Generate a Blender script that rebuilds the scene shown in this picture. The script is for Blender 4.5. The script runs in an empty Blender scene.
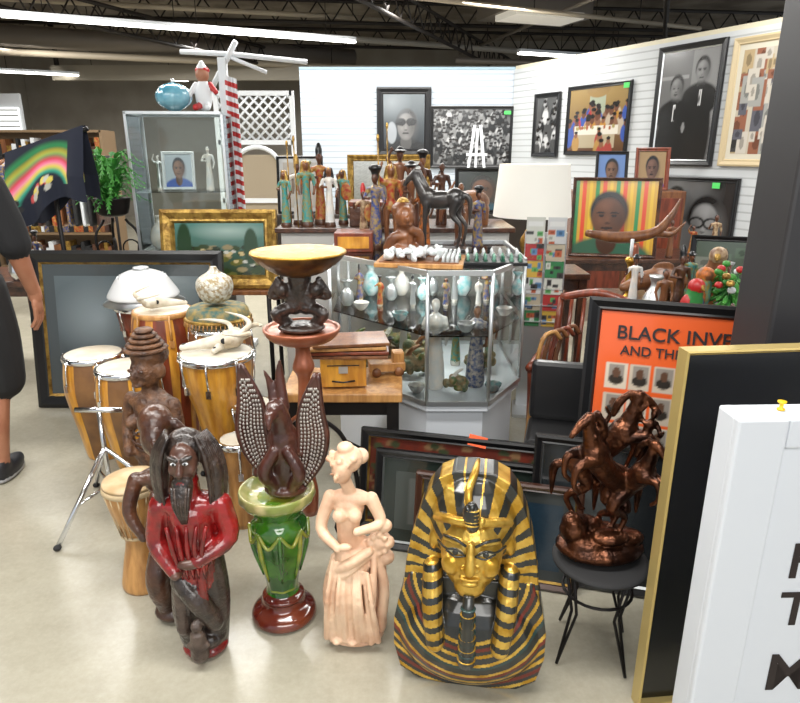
import bpy, bmesh, math, random
import numpy as np
from mathutils import Vector, Matrix, Euler
from mathutils.bvhtree import BVHTree
random.seed(3)
sc=bpy.context.scene
COL=bpy.context.collection
R=math.radians
def T(x,y,z,rz=0,rx=0,ry=0,s=1):
    return Matrix.Translation((x,y,z))@Euler((R(rx),R(ry),R(rz)),'XYZ').to_matrix().to_4x4()@Matrix.Scale(s,4)
# ------------------------------------------------------------ materials
MATS={}
def mat(name,c,r=.5,m=0,c2=None,sc=8,bump=0,bsc=40,stretch=(1,1,1),coat=0,em=0,lo=.38,hi=.62):
    if name in MATS: return MATS[name]
    M=bpy.data.materials.new(name);M.use_nodes=True;nt=M.node_tree;b=nt.nodes['Principled BSDF']
    b.inputs['Base Color'].default_value=(*c,1);b.inputs['Roughness'].default_value=r;b.inputs['Metallic'].default_value=m
    b.inputs['Coat Weight'].default_value=coat;b.inputs['Coat Roughness'].default_value=.12
    if em:
        b.inputs['Emission Color'].default_value=(*c,1);b.inputs['Emission Strength'].default_value=em
    if c2 or bump:
        tc=nt.nodes.new('ShaderNodeTexCoord');mp=nt.nodes.new('ShaderNodeMapping');mp.inputs['Scale'].default_value=stretch
        nt.links.new(tc.outputs['Object'],mp.inputs[0])
    if c2:
        n=nt.nodes.new('ShaderNodeTexNoise');n.inputs['Scale'].default_value=sc;n.inputs['Detail'].default_value=5
        nt.links.new(mp.outputs[0],n.inputs['Vector'])
        cr=nt.nodes.new('ShaderNodeValToRGB');cr.color_ramp.elements[0].position=lo;cr.color_ramp.elements[1].position=hi
        cr.color_ramp.elements[0].color=(*c,1);cr.color_ramp.elements[1].color=(*c2,1)
        nt.links.new(n.outputs[0],cr.inputs[0]);nt.links.new(cr.outputs[0],b.inputs['Base Color'])
    if bump:
        n=nt.nodes.new('ShaderNodeTexNoise');n.inputs['Scale'].default_value=bsc;n.inputs['Detail'].default_value=3
        nt.links.new(mp.outputs[0],n.inputs['Vector'])
        bp=nt.nodes.new('ShaderNodeBump');bp.inputs['Strength'].default_value=bump;bp.inputs['Distance'].default_value=.01
        nt.links.new(n.outputs[0],bp.inputs['Height']);nt.links.new(bp.outputs[0],b.inputs['Normal'])
    MATS[name]=M;return M
def glassmat(name,tint=(.96,.985,.975)):
    if name in MATS: return MATS[name]
    M=bpy.data.materials.new(name);M.use_nodes=True;nt=M.node_tree;nt.nodes.clear()
    o=nt.nodes.new('ShaderNodeOutputMaterial');t=nt.nodes.new('ShaderNodeBsdfTransparent');t.inputs[0].default_value=(*tint,1)
    g=nt.nodes.new('ShaderNodeBsdfGlossy');g.inputs['Roughness'].default_value=.03
    f=nt.nodes.new('ShaderNodeFresnel');f.inputs[0].default_value=1.5;mx=nt.nodes.new('ShaderNodeMixShader')
    nt.links.new(f.outputs[0],mx.inputs[0]);nt.links.new(t.outputs[0],mx.inputs[1]);nt.links.new(g.outputs[0],mx.inputs[2]);nt.links.new(mx.outputs[0],o.inputs[0])
    MATS[name]=M;return M
def colmat(name,rough=.4,coat=0):
    if name in MATS: return MATS[name]
    M=mat(name,(1,1,1),rough,coat=coat);nt=M.node_tree
    a=nt.nodes.new('ShaderNodeAttribute');a.attribute_name='Col'
    nt.links.new(a.outputs['Color'],nt.nodes['Principled BSDF'].inputs['Base Color']);return M
def slatmat(name,c,pitch=.085,dark=.7,gap=.14):
    M=mat(name,c,.55);nt=M.node_tree;b=nt.nodes['Principled BSDF']
    g=nt.nodes.new('ShaderNodeNewGeometry');sx=nt.nodes.new('ShaderNodeSeparateXYZ');nt.links.new(g.outputs['Position'],sx.inputs[0])
    m=nt.nodes.new('ShaderNodeMath');m.operation='MULTIPLY';m.inputs[1].default_value=1/pitch;nt.links.new(sx.outputs['Z'],m.inputs[0])
    f=nt.nodes.new('ShaderNodeMath');f.operation='FRACT';nt.links.new(m.outputs[0],f.inputs[0])
    cr=nt.nodes.new('ShaderNodeValToRGB');e=cr.color_ramp.elements;e[0].position=gap;e[0].color=(c[0]*dark,c[1]*dark,c[2]*dark,1);e[1].position=gap+.1;e[1].color=(*c,1)
    nt.links.new(f.outputs[0],cr.inputs[0]);nt.links.new(cr.outputs[0],b.inputs['Base Color'])
    bp=nt.nodes.new('ShaderNodeBump');bp.inputs['Distance'].default_value=.006;bp.inputs['Strength'].default_value=.6;nt.links.new(cr.outputs[0],bp.inputs['Height']);nt.links.new(bp.outputs[0],b.inputs['Normal'])
    return M
black=mat('black_paint',(.009,.009,.010),.3)
blackm=mat('black_matte',(.014,.014,.015),.8)
white=mat('white_paint',(.66,.68,.70),.45)
chrome=mat('chrome',(.75,.76,.78),.18,1)
alu=mat('aluminium',(.62,.64,.65),.35,.9)
iron=mat('wrought_iron',(.015,.013,.013),.5,.6)
gold=mat('gold_leaf',(.75,.44,.08),.3,.85,c2=(.42,.22,.035),sc=14,bump=.25,bsc=60)
goldp=mat('gold_frame_paint',(.48,.30,.07),.35,.6,c2=(.22,.12,.025),sc=25,bump=.5,bsc=70)
dkwood=mat('dark_carved_wood',(.030,.010,.006),.32,c2=(.085,.032,.015),sc=14,bump=.5,bsc=50,coat=.3)
brwood=mat('brown_wood',(.13,.045,.017),.4,c2=(.23,.09,.03),sc=5,stretch=(6,6,1),bump=.2,bsc=40,coat=.2)
redwood=mat('red_wood',(.23,.045,.018),.35,c2=(.12,.025,.01),sc=6,stretch=(5,5,1),coat=.3)
tanwood=mat('light_wood',(.54,.28,.09),.4,c2=(.35,.16,.045),sc=6,stretch=(6,6,1),bump=.15,coat=.2)
yelwood=mat('yellow_wood',(.66,.32,.035),.3,c2=(.42,.17,.018),sc=5,stretch=(6,6,1),coat=.5)
skinhead=mat('drum_skin',(.72,.69,.60),.5,c2=(.58,.50,.38),sc=6)
cream=mat('cream_stone',(.78,.55,.38),.42,c2=(.52,.25,.14),sc=9,bump=.5,bsc=30,lo=.42,hi=.8)
glass=glassmat('case_glass')
skin=mat('skin',(.36,.16,.09),.5,c2=(.30,.12,.065),sc=8)
dskin=mat('dark_skin',(.06,.022,.011),.4,c2=(.11,.04,.02),sc=20)
printm=colmat('printed_picture',.22,.5)
clothp=colmat('printed_cloth',.85)
red=mat('red_paint',(.42,.018,.018),.4)
blue=mat('blue_paint',(.03,.07,.3),.4)
turq=mat('turquoise_paint',(.02,.26,.26),.4,c2=(.25,.2,.05),sc=50)
robe_r=mat('robe_red_gold',(.3,.025,.015),.4,c2=(.36,.2,.04),sc=45)
robe_b=mat('robe_blue_gold',(.015,.045,.2),.4,c2=(.3,.2,.05),sc=50)
robe_t=mat('robe_tan_brown',(.45,.33,.2),.5,c2=(.14,.06,.025),sc=35)
robe_o=mat('robe_orange',(.55,.15,.02),.5,c2=(.12,.05,.02),sc=40)
green=mat('green_paint',(.02,.18,.035),.5)
orange=mat('orange_paper',(.9,.12,.03),.6)
ink=mat('ink',(.015,.008,.008),.6)
copper=mat('copper_terracotta',(.42,.13,.06),.3,.35,c2=(.25,.07,.035),sc=9,coat=.4)
# ------------------------------------------------------------ geometry helpers
def cr(pts,k=6):
    P=[np.array(p,float) for p in pts]
    P=[2*P[0]-P[1]]+P+[2*P[-1]-P[-2]];out=[]
    for i in range(1,len(P)-2):
        for j in range(k):
            t=j/k;a,b,c,d=P[i-1:i+3]
            out.append(.5*((2*b)+(-a+c)*t+(2*a-5*b+4*c-d)*t*t+(-a+3*b-3*c+d)*t**3))
    out.append(P[-2]);return [tuple(p) for p in out]
def tubegeo(pts,rs,n=8):
    pts=[Vector(p[:3]) for p in pts]
    if not hasattr(rs,'__len__'): rs=[rs]*len(pts)
    V=[];F=[];up=None
    for i,p in enumerate(pts):
        d=(pts[min(i+1,len(pts)-1)]-pts[max(i-1,0)]).normalized()
        if up is None:
            up=Vector((0,0,1)) if abs(d.z)<.9 else Vector((1,0,0))
        a=(up-d*up.dot(d)).normalized();up=a;b=d.cross(a)
        for k in range(n):
            t=2*math.pi*k/n;V.append(p+(a*math.cos(t)+b*math.sin(t))*rs[i])
    for i in range(len(pts)-1):
        for k in range(n):
            F.append((i*n+k,i*n+(k+1)%n,(i+1)*n+(k+1)%n,(i+1)*n+k))
    F.append(tuple(range(n))[::-1]);F.append(tuple((len(pts)-1)*n+k for k in range(n)))
    return V,F
def ellgeo(c,r,rot=(0,0,0),ns=18,nr=11):
    E=Euler([R(a) for a in rot]).to_matrix();c=Vector(c);V=[];F=[]
    for i in range(1,nr):
        ph=math.pi*i/nr
        for k in range(ns):
            t=2*math.pi*k/ns
            V.append(c+E@Vector((r[0]*math.sin(ph)*math.cos(t),r[1]*math.sin(ph)*math.sin(t),r[2]*math.cos(ph))))
    for i in range(nr-2):
        for k in range(ns):
            F.append((i*ns+k,(i+1)*ns+k,(i+1)*ns+(k+1)%ns,i*ns+(k+1)%ns))
    a=len(V);V.append(c+E@Vector((0,0,r[2])));V.append(c-E@Vector((0,0,r[2])))
    for k in range(ns):
        F.append((a,k,(k+1)%ns));F.append((a+1,(nr-2)*ns+(k+1)%ns,(nr-2)*ns+k))
    return V,F
def prismgeo(poly,y0,y1):
    n=len(poly);V=[Vector((x,y0,z)) for x,z in poly]+[Vector((x,y1,z)) for x,z in poly]
    F=[tuple(range(n)),tuple(range(2*n-1,n-1,-1))]+[(i,n+i,n+(i+1)%n,(i+1)%n) for i in range(n)]
    return V,F
class O:
    def __init__(s,name): s.name=name;s.V=[];s.F=[];s.MI=[];s.S=[];s.C=[];s.m=[]
    def mi(s,m):
        if m not in s.m: s.m.append(m)
        return s.m.index(m)
    def add(s,V,F,m,smooth=True,M=None,cols=None):
        o=len(s.V)
        for v in V: s.V.append((M@Vector(v))[:] if M else tuple(v))
        s.C+= cols if cols is not None else [(1,1,1,1)]*len(V)
        ids=[s.mi(x) for x in m] if isinstance(m,list) else [s.mi(m)]*len(F)
        for f,i in zip(F,ids):
            s.F.append(tuple(o+k for k in f));s.MI.append(i);s.S.append(smooth)
        return s
    def box(s,c,d,m,rot=(0,0,0),bev=0,M=None):
        bm=bmesh.new();bmesh.ops.create_cube(bm,size=1)
        bmesh.ops.scale(bm,vec=d,verts=bm.verts)
        if bev: bmesh.ops.bevel(bm,geom=bm.edges[:],offset=bev,segments=2,affect='EDGES',profile=.5)
        bm.verts.ensure_lookup_table();bm.verts.index_update()
        X=T(*c)@Euler([R(a) for a in rot]).to_matrix().to_4x4()
        V=[X@v.co for v in bm.verts];F=[tuple(v.index for v in f.verts) for f in bm.faces];bm.free()
        return s.add(V,F,m,False,M)
    def lathe(s,prof,m,n=32,M=None,mfn=None,rfn=None,k=4,smooth=True,cap=True):
        if k>1: prof=cr(prof,k)
        V=[];F=[];ms=[]
        for (r,z) in prof:
            for i in range(n):
                t=2*math.pi*i/n;q=max(r,.0005)*(rfn(t,z) if rfn else 1);V.append((q*math.cos(t),q*math.sin(t),z))
        for j in range(len(prof)-1):
            for i in range(n):
                F.append((j*n+i,j*n+(i+1)%n,(j+1)*n+(i+1)%n,(j+1)*n+i));ms.append(mfn(2*math.pi*i/n,(prof[j][1]+prof[j+1][1])/2) if mfn else m)
        if cap:
            F.append(tuple(range(n))[::-1]);ms.append(ms[0]);F.append(tuple((len(prof)-1)*n+i for i in range(n)));ms.append(ms[-1])
        return s.add(V,F,ms,smooth,M)
    def tube(s,pts,r,m,n=8,k=0,M=None):
        if k:
            if hasattr(r,'__len__'):
                q=cr([tuple(p)+(w,) for p,w in zip(pts,r)],k);pts=[p[:3] for p in q];r=[p[3] for p in q]
            else: pts=cr(pts,k)
        V,F=tubegeo(pts,r,n);return s.add(V,F,m,True,M)
    def ell(s,c,r,m,rot=(0,0,0),M=None,ns=16,nr=10):
        V,F=ellgeo(c,r,rot,ns,nr);return s.add(V,F,m,True,M)
    def prism(s,poly,y0,y1,m,M=None):
        V,F=prismgeo(poly,y0,y1);return s.add(V,F,m,False,M)
    def text(s,tx,sz,x,y,z,m,font=None):
        cu=bpy.data.curves.new('t','FONT');cu.body=tx;cu.size=sz;cu.extrude=.0006;cu.offset=sz*.012;ob=bpy.data.objects.new('t',cu);COL.objects.link(ob)
        dg=bpy.context.evaluated_depsgraph_get();dg.update();me=ob.evaluated_get(dg).to_mesh()
        s.add([(v.co.x+x,y-v.co.z,v.co.y+z) for v in me.vertices],[tuple(p.vertices) for p in me.polygons],m,False)
        bpy.data.objects.remove(ob);bpy.data.curves.remove(cu)
    def sculpt(s,parts,vox=.006,it=3,M=None,S=1,colfn=None):
        V=[];F=[];MM=[]
        def ad(g,m):
            o=len(V);V.extend([Vector(v)*S for v in g[0]])
            for f in g[1]: F.append(tuple(o+k for k in f));MM.append(m)
        for p in parts:
            if p[0]=='e': ad(ellgeo(p[1],p[2],p[4] if len(p)>4 else (0,0,0),20,12),p[3])
            elif p[0]=='c':
                pts=p[1];rs=p[2] if hasattr(p[2],'__len__') else [p[2]]*len(pts)
                if len(pts)>2:
                    q=cr([tuple(a)+(w,) for a,w in zip(pts,rs)],4);pts=[a[:3] for a in q];rs=[a[3] for a in q]
                ad(tubegeo(pts,rs,12),p[3])
                for a,w in ((pts[0],rs[0]),(pts[-1],rs[-1])): ad(ellgeo(a,(w,w,w),(0,0,0),12,8),p[3])
            elif p[0]=='x': ad(prismgeo(p[1],p[2],p[3]),p[4])
            elif p[0]=='b':
                c,d=p[1],p[2];poly=[(c[0]-d[0]/2,c[2]-d[2]/2),(c[0]+d[0]/2,c[2]-d[2]/2),(c[0]+d[0]/2,c[2]+d[2]/2),(c[0]-d[0]/2,c[2]+d[2]/2)]
                ad(prismgeo(poly,c[1]-d[1]/2,c[1]+d[1]/2),p[3])
        me=bpy.data.meshes.new('t');me.from_pydata(V,[],F);ob=bpy.data.objects.new('t',me);COL.objects.link(ob)
        md=ob.modifiers.new('r','REMESH');md.mode='VOXEL';md.voxel_size=vox
        if it: sm=ob.modifiers.new('s','SMOOTH');sm.iterations=it;sm.factor=.5
        dg=bpy.context.evaluated_depsgraph_get();dg.update();e=ob.evaluated_get(dg);m2=e.to_mesh()
        vs=[v.co.copy() for v in m2.vertices];fs=[tuple(p.vertices) for p in m2.polygons];cs=[p.center.copy() for p in m2.polygons]
        e.to_mesh_clear();bpy.data.objects.remove(ob);bpy.data.meshes.remove(me)
        bv=BVHTree.FromPolygons(V,F);ms=[]
        for c in cs:
            m=MM[bv.find_nearest(c)[2]]
            if colfn: m=colfn(c/S,m)
            ms.append(m)
        return s.add(vs,fs,ms,True,M)
    def canvas(s,x0,z0,w,h,y,layers,nx=44,nz=44,m=None,M=None,seed=1):
        us=np.linspace(0,1,nx+1);vs=np.linspace(0,1,nz+1);U,Vv=np.meshgrid(us,vs);img=paint(layers,U,Vv,w/h,seed)
        V=[(x0+w*u,y,z0+h*v) for v in vs for u in us]
        F=[(j*(nx+1)+i,j*(nx+1)+i+1,(j+1)*(nx+1)+i+1,(j+1)*(nx+1)+i) for j in range(nz) for i in range(nx)]
        c=[tuple(x)+(1,) for x in img.reshape(-1,3).tolist()]
        return s.add(V,F,m or printm,False,M,cols=c)
    def done(s,loc=(0,0,0),rz=0,rx=0,ry=0,scale=1):
        me=bpy.data.meshes.new(s.name);me.from_pydata([tuple(v) for v in s.V],[],s.F)
        for m in s.m: me.materials.append(m)
        me.polygons.foreach_set('material_index',s.MI);me.polygons.foreach_set('use_smooth',s.S)
        a=me.color_attributes.new('Col','FLOAT_COLOR','POINT');a.data.foreach_set('color',np.array(s.C,dtype=np.float32).ravel())
        me.update();ob=bpy.data.objects.new(s.name,me);COL.objects.link(ob)
        ob.location=loc;ob.rotation_euler=(R(rx),R(ry),R(rz));ob.scale=(scale,)*3;return ob
def paint(L,U,V,asp,seed):
    rg=np.random.RandomState(seed);img=np.zeros(U.shape+(3,))+.5
    def put(mask,c):
        nonlocal img
        img=img*(1-mask[...,None])+np.array(c)*mask[...,None]
    for l in L:
        k=l[0]
        if k=='bg': img[:]=l[1]
        elif k=='g': img[:]=np.array(l[1])*(1-V[...,None])+np.array(l[2])*V[...,None]
        elif k=='e':
            a=l[6] if len(l)>6 else 0;dx=U-l[1];dy=V-l[2];ca,sa=math.cos(a),math.sin(a)
            x=(dx*ca+dy*sa)/l[3];y=(-dx*sa+dy*ca)/l[4];put(np.clip((1.08-np.sqrt(x*x+y*y))*7,0,1),l[5])
        elif k=='s':
            x=(U-l[1])/l[3];y=(V-l[2])/l[4];put(np.clip(1-np.sqrt(x*x+y*y),0,1)*l[6],l[5])
        elif k=='r': put(((U>=l[1])&(U<=l[3])&(V>=l[2])&(V<=l[4])).astype(float),l[5])
        elif k=='n': img=np.clip(img*(1+l[1]*(rg.rand(*U.shape)[...,None]-.5)*2),0,1)
        elif k=='blobs':
            n,x0,y0,x1,y1,rx,ry,cols=l[1:9]
            for _ in range(n):
                cx=x0+(x1-x0)*rg.rand();cy=y0+(y1-y0)*rg.rand();c=np.array(cols[rg.randint(len(cols))])
                put(np.clip((1.1-np.sqrt(((U-cx)/rx)**2+((V-cy)/ry)**2))*6,0,1),c)
        elif k=='clips':
            n,x0,y0,x1,y1,cols=l[1:7]
            for _ in range(n):
                a=x0+(x1-x0)*rg.rand();b=y0+(y1-y0)*rg.rand();w=.08+.14*rg.rand();h=.04+.1*rg.rand();c=np.array(cols[rg.randint(len(cols))])
                put(((abs(U-a)<w)&(abs(V-b)<h)).astype(float),c);put((((U-a)/(w*.5))**2+((V-b)/(h*.6))**2<1).astype(float)*.7,c*.35)
        elif k=='people':
            n,y0,y1,sz,faces,cl=l[1:7]
            for j in range(n):
                cy=y1+(y0-y1)*j/max(1,n-1);cx=rg.rand();s1=sz*(.8+.4*rg.rand());c=cl[rg.randint(len(cl))];f=faces[rg.randint(len(faces))]
                put(np.clip((1.1-np.sqrt(((U-cx)/(s1*1.3))**2+((V-cy+s1*2*asp)/(s1*2*asp))**2))*6,0,1),c)
                put(np.clip((1.1-np.sqrt(((U-cx)/(s1*.55))**2+((V-cy-s1*.2)/(s1*.75*asp))**2))*6,0,1),f)
                put(np.clip((1.1-np.sqrt(((U-cx)/(s1*.6))**2+((V-cy-s1*.75*asp)/(s1*.35*asp))**2))*6,0,1),(.015,.012,.01))
    return img
def face(cx,cy,s,sk,hair,cloth,asp=1,dk=None):
    dk=dk or tuple(x*.2 for x in sk);h=tuple(x*.5 for x in sk);hl=tuple(min(1,x*1.5) for x in sk);a=asp
    return [('e',cx,cy-s*1.8*a,s*1.6,s*1.1*a,cloth),('e',cx,cy-s*.85*a,s*.34,s*.5*a,h),
        ('e',cx+.02*s,cy+s*.22*a,s*.62,s*.74*a,hair),('e',cx,cy-.02*s,s*.52,s*.72*a,sk),('s',cx+s*.42,cy-s*.05*a,s*.45,s*.9*a,h,.95),('s',cx-s*.15,cy+s*.42*a,s*.35,s*.3*a,hl,.8),
        ('s',cx-s*.25,cy-s*.12*a,s*.2,s*.22*a,hl,.7),
        ('e',cx-s*.24,cy+s*.17*a,s*.15,s*.035*a,dk),('e',cx+s*.2,cy+s*.17*a,s*.15,s*.035*a,dk),
        ('e',cx-s*.22,cy+s*.07*a,s*.09,s*.05*a,dk),('e',cx+s*.19,cy+s*.07*a,s*.09,s*.05*a,dk),('s',cx-.01*s,cy-s*.1*a,s*.12,s*.28*a,hl,.7),('e',cx-.01*s,cy-s*.2*a,s*.1,s*.04*a,h),('e',cx-.02*s,cy-s*.38*a,s*.2,s*.05*a,dk),('s',cx,cy-s*.55*a,s*.25,s*.12*a,hl,.4)]
def frame(name,w,h,fw,fm,layers,loc,rz=0,tilt=0,d=.03,mt=None,lip=None,n=(44,44),seed=1,extra=None):
    """picture frame facing local -Y, origin at bottom centre"""
    o=O(name)
    prof=[(0,0),(0,-d),(fw*.25,-d*1.15),(fw*.7,-d*.8),(fw*.85,-d*.85),(fw,-d*.45)]
    V=[];F=[];ms=[]
    for (a,y) in prof:
        V+=[(-w/2+a,y,a),(w/2-a,y,a),(w/2-a,y,h-a),(-w/2+a,y,h-a)]
    for j in range(len(prof)-1):
        for i in range(4):
            F.append((j*4+i,j*4+(i+1)%4,(j+1)*4+(i+1)%4,(j+1)*4+i));ms.append(lip if (lip and j==len(prof)-2) else fm)
    F.append((3,2,1,0));ms.append(blackm)
    o.add(V,F,ms,False)
    x0=-w/2+fw;z0=fw;ww=w-2*fw;hh=h-2*fw
    if mt:
        o.canvas(x0,z0,ww,hh,-d*.46,[('bg',mt[1])],2,2);g=mt[0]
        o.canvas(x0+g,z0+g,ww-2*g,hh-2*g,-d*.5,layers,n[0],n[1],seed=seed)
    else: o.canvas(x0,z0,ww,hh,-d*.46,layers,n[0],n[1],seed=seed)
    if extra: extra(o)
    return o.done(loc,rz=rz,rx=-tilt)
# ------------------------------------------------------------ camera
cd=bpy.data.cameras.new('camera');cam=bpy.data.objects.new('camera',cd);COL.objects.link(cam)
cam.location=(0,0,1.55);cam.rotation_euler=(R(90-17.4),0,0);cd.lens=28.8;cd.sensor_width=36;sc.camera=cam;cd.clip_start=.05
# ------------------------------------------------------------ room
flo=mat('polished_concrete',(.37,.345,.27),.24,c2=(.44,.415,.335),sc=1.3,bump=.03,bsc=6,lo=.25,hi=.75)
nt=flo.node_tree;bs=nt.nodes['Principled BSDF'];src=bs.inputs['Base Color'].links[0].from_socket
for s_,lo_,amt in ((9,.3,.22),(50,.42,.16),(.8,.4,.18)):
    n2=nt.nodes.new('ShaderNodeTexNoise');n2.inputs['Scale'].default_value=s_;n2.inputs['Detail'].default_value=9;n2.inputs['Roughness'].default_value=.7
    mx=nt.nodes.new('ShaderNodeMixRGB');mx.blend_type='MULTIPLY';mx.inputs[0].default_value=amt
    c2=nt.nodes.new('ShaderNodeValToRGB');c2.color_ramp.elements[0].position=lo_;c2.color_ramp.elements[1].position=lo_+.25;c2.color_ramp.elements[0].color=(.45,.43,.38,1)
    tc=nt.nodes.new('ShaderNodeTexCoord');nt.links.new(tc.outputs['Object'],n2.inputs['Vector'])
    nt.links.new(n2.outputs[0],c2.inputs[0]);nt.links.new(src,mx.inputs[1]);nt.links.new(c2.outputs[0],mx.inputs[2]);src=mx.outputs[0]
nt.links.new(src,bs.inputs['Base Color'])
o=O('floor');o.box((0,7,-.05),(22,24,.1),flo);o.done()
o=O('ceiling');o.box((0,8,4.05),(22,22,.1),mat('ceiling_deck',(.16,.13,.10),.9,c2=(.30,.26,.21),sc=1.5));o.done()
o=O('wall_back');o.box((.15,10.38,1.35),(3.3,.1,2.7),slatmat('slatwall_white',(.50,.56,.63)));o.done()
L=6.6;dx,dy=.4584,-.8888
o=O('wall_right');o.box((0,0,1.35),(L,.1,2.7),slatmat('slatwall_side',(.54,.56,.57)));o.done((1.7+dx*L/2+.05*.8888,10.3+dy*L/2+.05*.4584,0),rz=-62.7)
graywall=mat('grey_wall',(.27,.24,.20),.8,c2=(.33,.30,.25),sc=1.5)
o=O('wall_far');o.box((0,16.5,2),(22,.2,4),graywall);o.done()
o=O('wall_left');o.box((-9,8,2),(.2,18,4),graywall);o.done()
trimw=mat('trim_cream',(.62,.57,.42),.5)
o=O('trim_1');o.box((0,0,0),(L,.06,.05),trimw);o.done((1.7+dx*L/2+.05*.8888,10.3+dy*L/2+.05*.4584,2.725),rz=-62.7)
o=O('trim_2');o.box((0,0,0),(3.3,.12,.04),mat('trim_blue',(.3,.42,.5),.5));o.done((.15,10.38,2.72))
# ceiling structure
steel=mat('steel_truss',(.03,.024,.02),.6,.3);duct=mat('duct',(.24,.21,.18),.5,.4)
def truss(p,q,h=.32):
    o=O('roof_truss');p=Vector(p);q=Vector(q);n=int((q-p).length/.45);up=Vector((0,0,h))
    o.tube([p,q],.03,steel,6);o.tube([p+up,q+up],.03,steel,6)
    for i in range(n):
        a=p.lerp(q,i/n);b=p.lerp(q,(i+1)/n);m=(a+b)/2
        o.tube([a,m+up],.013,steel,5);o.tube([m+up,b],.013,steel,5)
    o.done()
truss((-8,6.2,3.6),(8,8.2,3.6));truss((-8,8.4,3.6),(8,10.4,3.6));truss((-8,11,3.6),(8,13,3.6));truss((-8,13.6,3.6),(8,15.6,3.6))
truss((-1.5,5.5,3.2),(2.5,15.8,3.2));truss((2,5.5,3.2),(6,15.8,3.2));truss((-6,5.5,3.2),(-2,15.8,3.2))
o=O('ceiling_duct');o.box((2.0,10.6,3.62),(1.5,.8,.4),duct,rot=(0,0,20));o.box((2.0,10.2,3.38),(1.1,.6,.08),mat('vent_light',(.6,.56,.48),.6,em=.4),rot=(0,0,20));o.done()
tan_p=mat('pipe_tan',(.46,.39,.29),.5)
for p_,q_,r_,m_ in (((-6,9.5,3.35),(7,15.4,3.35),.05,mat('pipe_grey',(.36,.33,.28),.5)),((-1,8,3.3),(4.5,10.6,3.3),.03,tan_p),((-7,12.2,3.2),(0,14.8,3.2),.06,tan_p),((-3,7.5,3.5),(6,9.2,3.5),.04,tan_p),((1,12.5,3.1),(7,14,3.1),.05,duct),((-8,10,3.7),(1,12.5,3.7),.04,tan_p),((3,7,3.4),(1.2,14,3.4),.03,duct),((-5,7.4,3.55),(0,8.4,3.55),.05,duct)):
    o=O('ceiling_pipe');o.tube([p_,q_],r_,m_,8)
    for t in (.2,.5,.8):
        k=Vector(p_).lerp(Vector(q_),t);o.tube([k,(k.x,k.y,4)],.008,steel,5)
    o.done()
o=O('ceiling_duct');o.tube([(-8,11.5,3.45),(-1,15,3.45)],.18,duct,12);o.done()
o=O('ceiling_beam');o.box((0,14,3.05),(14,.12,.28),mat('beam_tan',(.38,.34,.27),.6));o.tube([(-6.9,14,3.1),(-6.9,14,4)],.05,steel);o.tube([(6.9,14,3.1),(6.9,14,4)],.05,steel);o.done()
tubem=mat('fluorescent_tube',(1,.98,.93),.5,em=6)
def flu(p,q,name='fluorescent_light',s=.03):
    o=O(name);p=Vector(p);q=Vector(q);d=(q-p).normalized();n_=Vector((-d.y,d.x,0))*s
    o.tube([p+n_,q+n_],.014,tubem,8);o.tube([p-n_,q-n_],.014,tubem,8)
    a=math.degrees(math.atan2(d.y,d.x));c=(p+q)/2
    o.box((c.x,c.y,c.z+.045),((q-p).length,.1,.04),alu,rot=(0,0,a))
    for t in (.1,.5,.9):
        k=p.lerp(q,t);o.tube([k+Vector((0,0,.06)),(k.x,k.y,4)],.006,steel,5)
    o.done()
flu((-4.8,8.55,3.1),(-.67,10.5,3.1));flu((-7.9,13.2,3.0),(-4.6,15.0,3.0));flu((1.85,10.9,3.0),(3.3,11.5,3.0));flu((-3.2,5.5,3.6),(1.5,5.7,3.6));flu((-3.2,1.2,3.4),(1.5,1.4,3.4))
o=O('window_1');o.box((-7.6,13.2,1.3),(.6,.06,2.6),white);o.box((-7.6,13.15,1.9),(.5,.04,.9),mat('window_glow',(.9,.92,.9),.5,em=.8))
for i in range(9): o.box((-7.6,13.12,1.5+i*.1),(.5,.02,.02),alu)
o.done()
# ------------------------------------------------------------ wall pictures
K=(.015,.015,.015);W=(.75,.75,.75)
def wl(s,off=.012): return (1.7+dx*s-.8888*off,10.3+dy*s-.4584*off)
def wframe(name,s0,s1,z0,z1,fw,fm,layers,**k):
    x,y=wl((s0+s1)/2);frame(name,s1-s0,z1-z0,fw,fm,layers,(x,y,z0),rz=-62.7,**k)
frame('framed_portrait',.82,.98,.1,black,[('g',(.02,.022,.025),(.06,.08,.09))]+face(.55,.42,.4,(.16,.155,.15),K,(.02,.02,.02),.85)+[('e',.42,.5,.13,.07,K),('e',.68,.5,.13,.07,K),('e',.2,.3,.12,.2,(.28,.3,.32)),('s',.2,.85,.5,.4,(.22,.25,.27),.6)],(.06,10.31,1.48),n=(60,70))
frame('framed_crowd_photograph',1.26,.9,.05,black,[('bg',(.12,)*3),('people',230,.02,1.0,.035,[(.25,)*3,(.18,)*3,(.08,)*3],[(.015,)*3,(.04,)*3,(.2,)*3,(.45,)*3,(.02,)*3])],(1.09,10.31,1.3),n=(110,80))
wframe('framed_photograph',.55,1.1,1.47,2.32,.06,black,[('bg',(.08,)*3)]+[('people',22,.1,.95,.13,[(.3,)*3,(.2,)*3],[(.02,)*3,(.06,)*3,(.5,)*3])],n=(30,44))
wframe('framed_last_supper_painting',1.25,2.36,1.5,2.36,.05,black,[('g',(.09,.04,.02),(.3,.2,.07)),('r',.36,.55,.64,.97,(.3,.33,.24)),('e',.5,.97,.2,.12,(.27,.17,.06)),('people',34,.42,.72,.06,[(.2,.09,.05),(.12,.05,.03)],[(.35,.04,.04),(.04,.08,.3),(.4,.2,.04),(.05,.14,.07),(.4,.33,.25),(.2,.1,.06)]),('r',.12,.27,.88,.4,(.6,.56,.48)),('r',.16,.05,.84,.27,(.36,.3,.2)),('blobs',16,.14,.36,.86,.4,.02,.03,[(.3,.1,.05),(.3,.25,.1)]),('people',5,.1,.3,.06,[(.2,.09,.05)],[(.3,.05,.04),(.35,.2,.06)])],n=(90,70))
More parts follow.
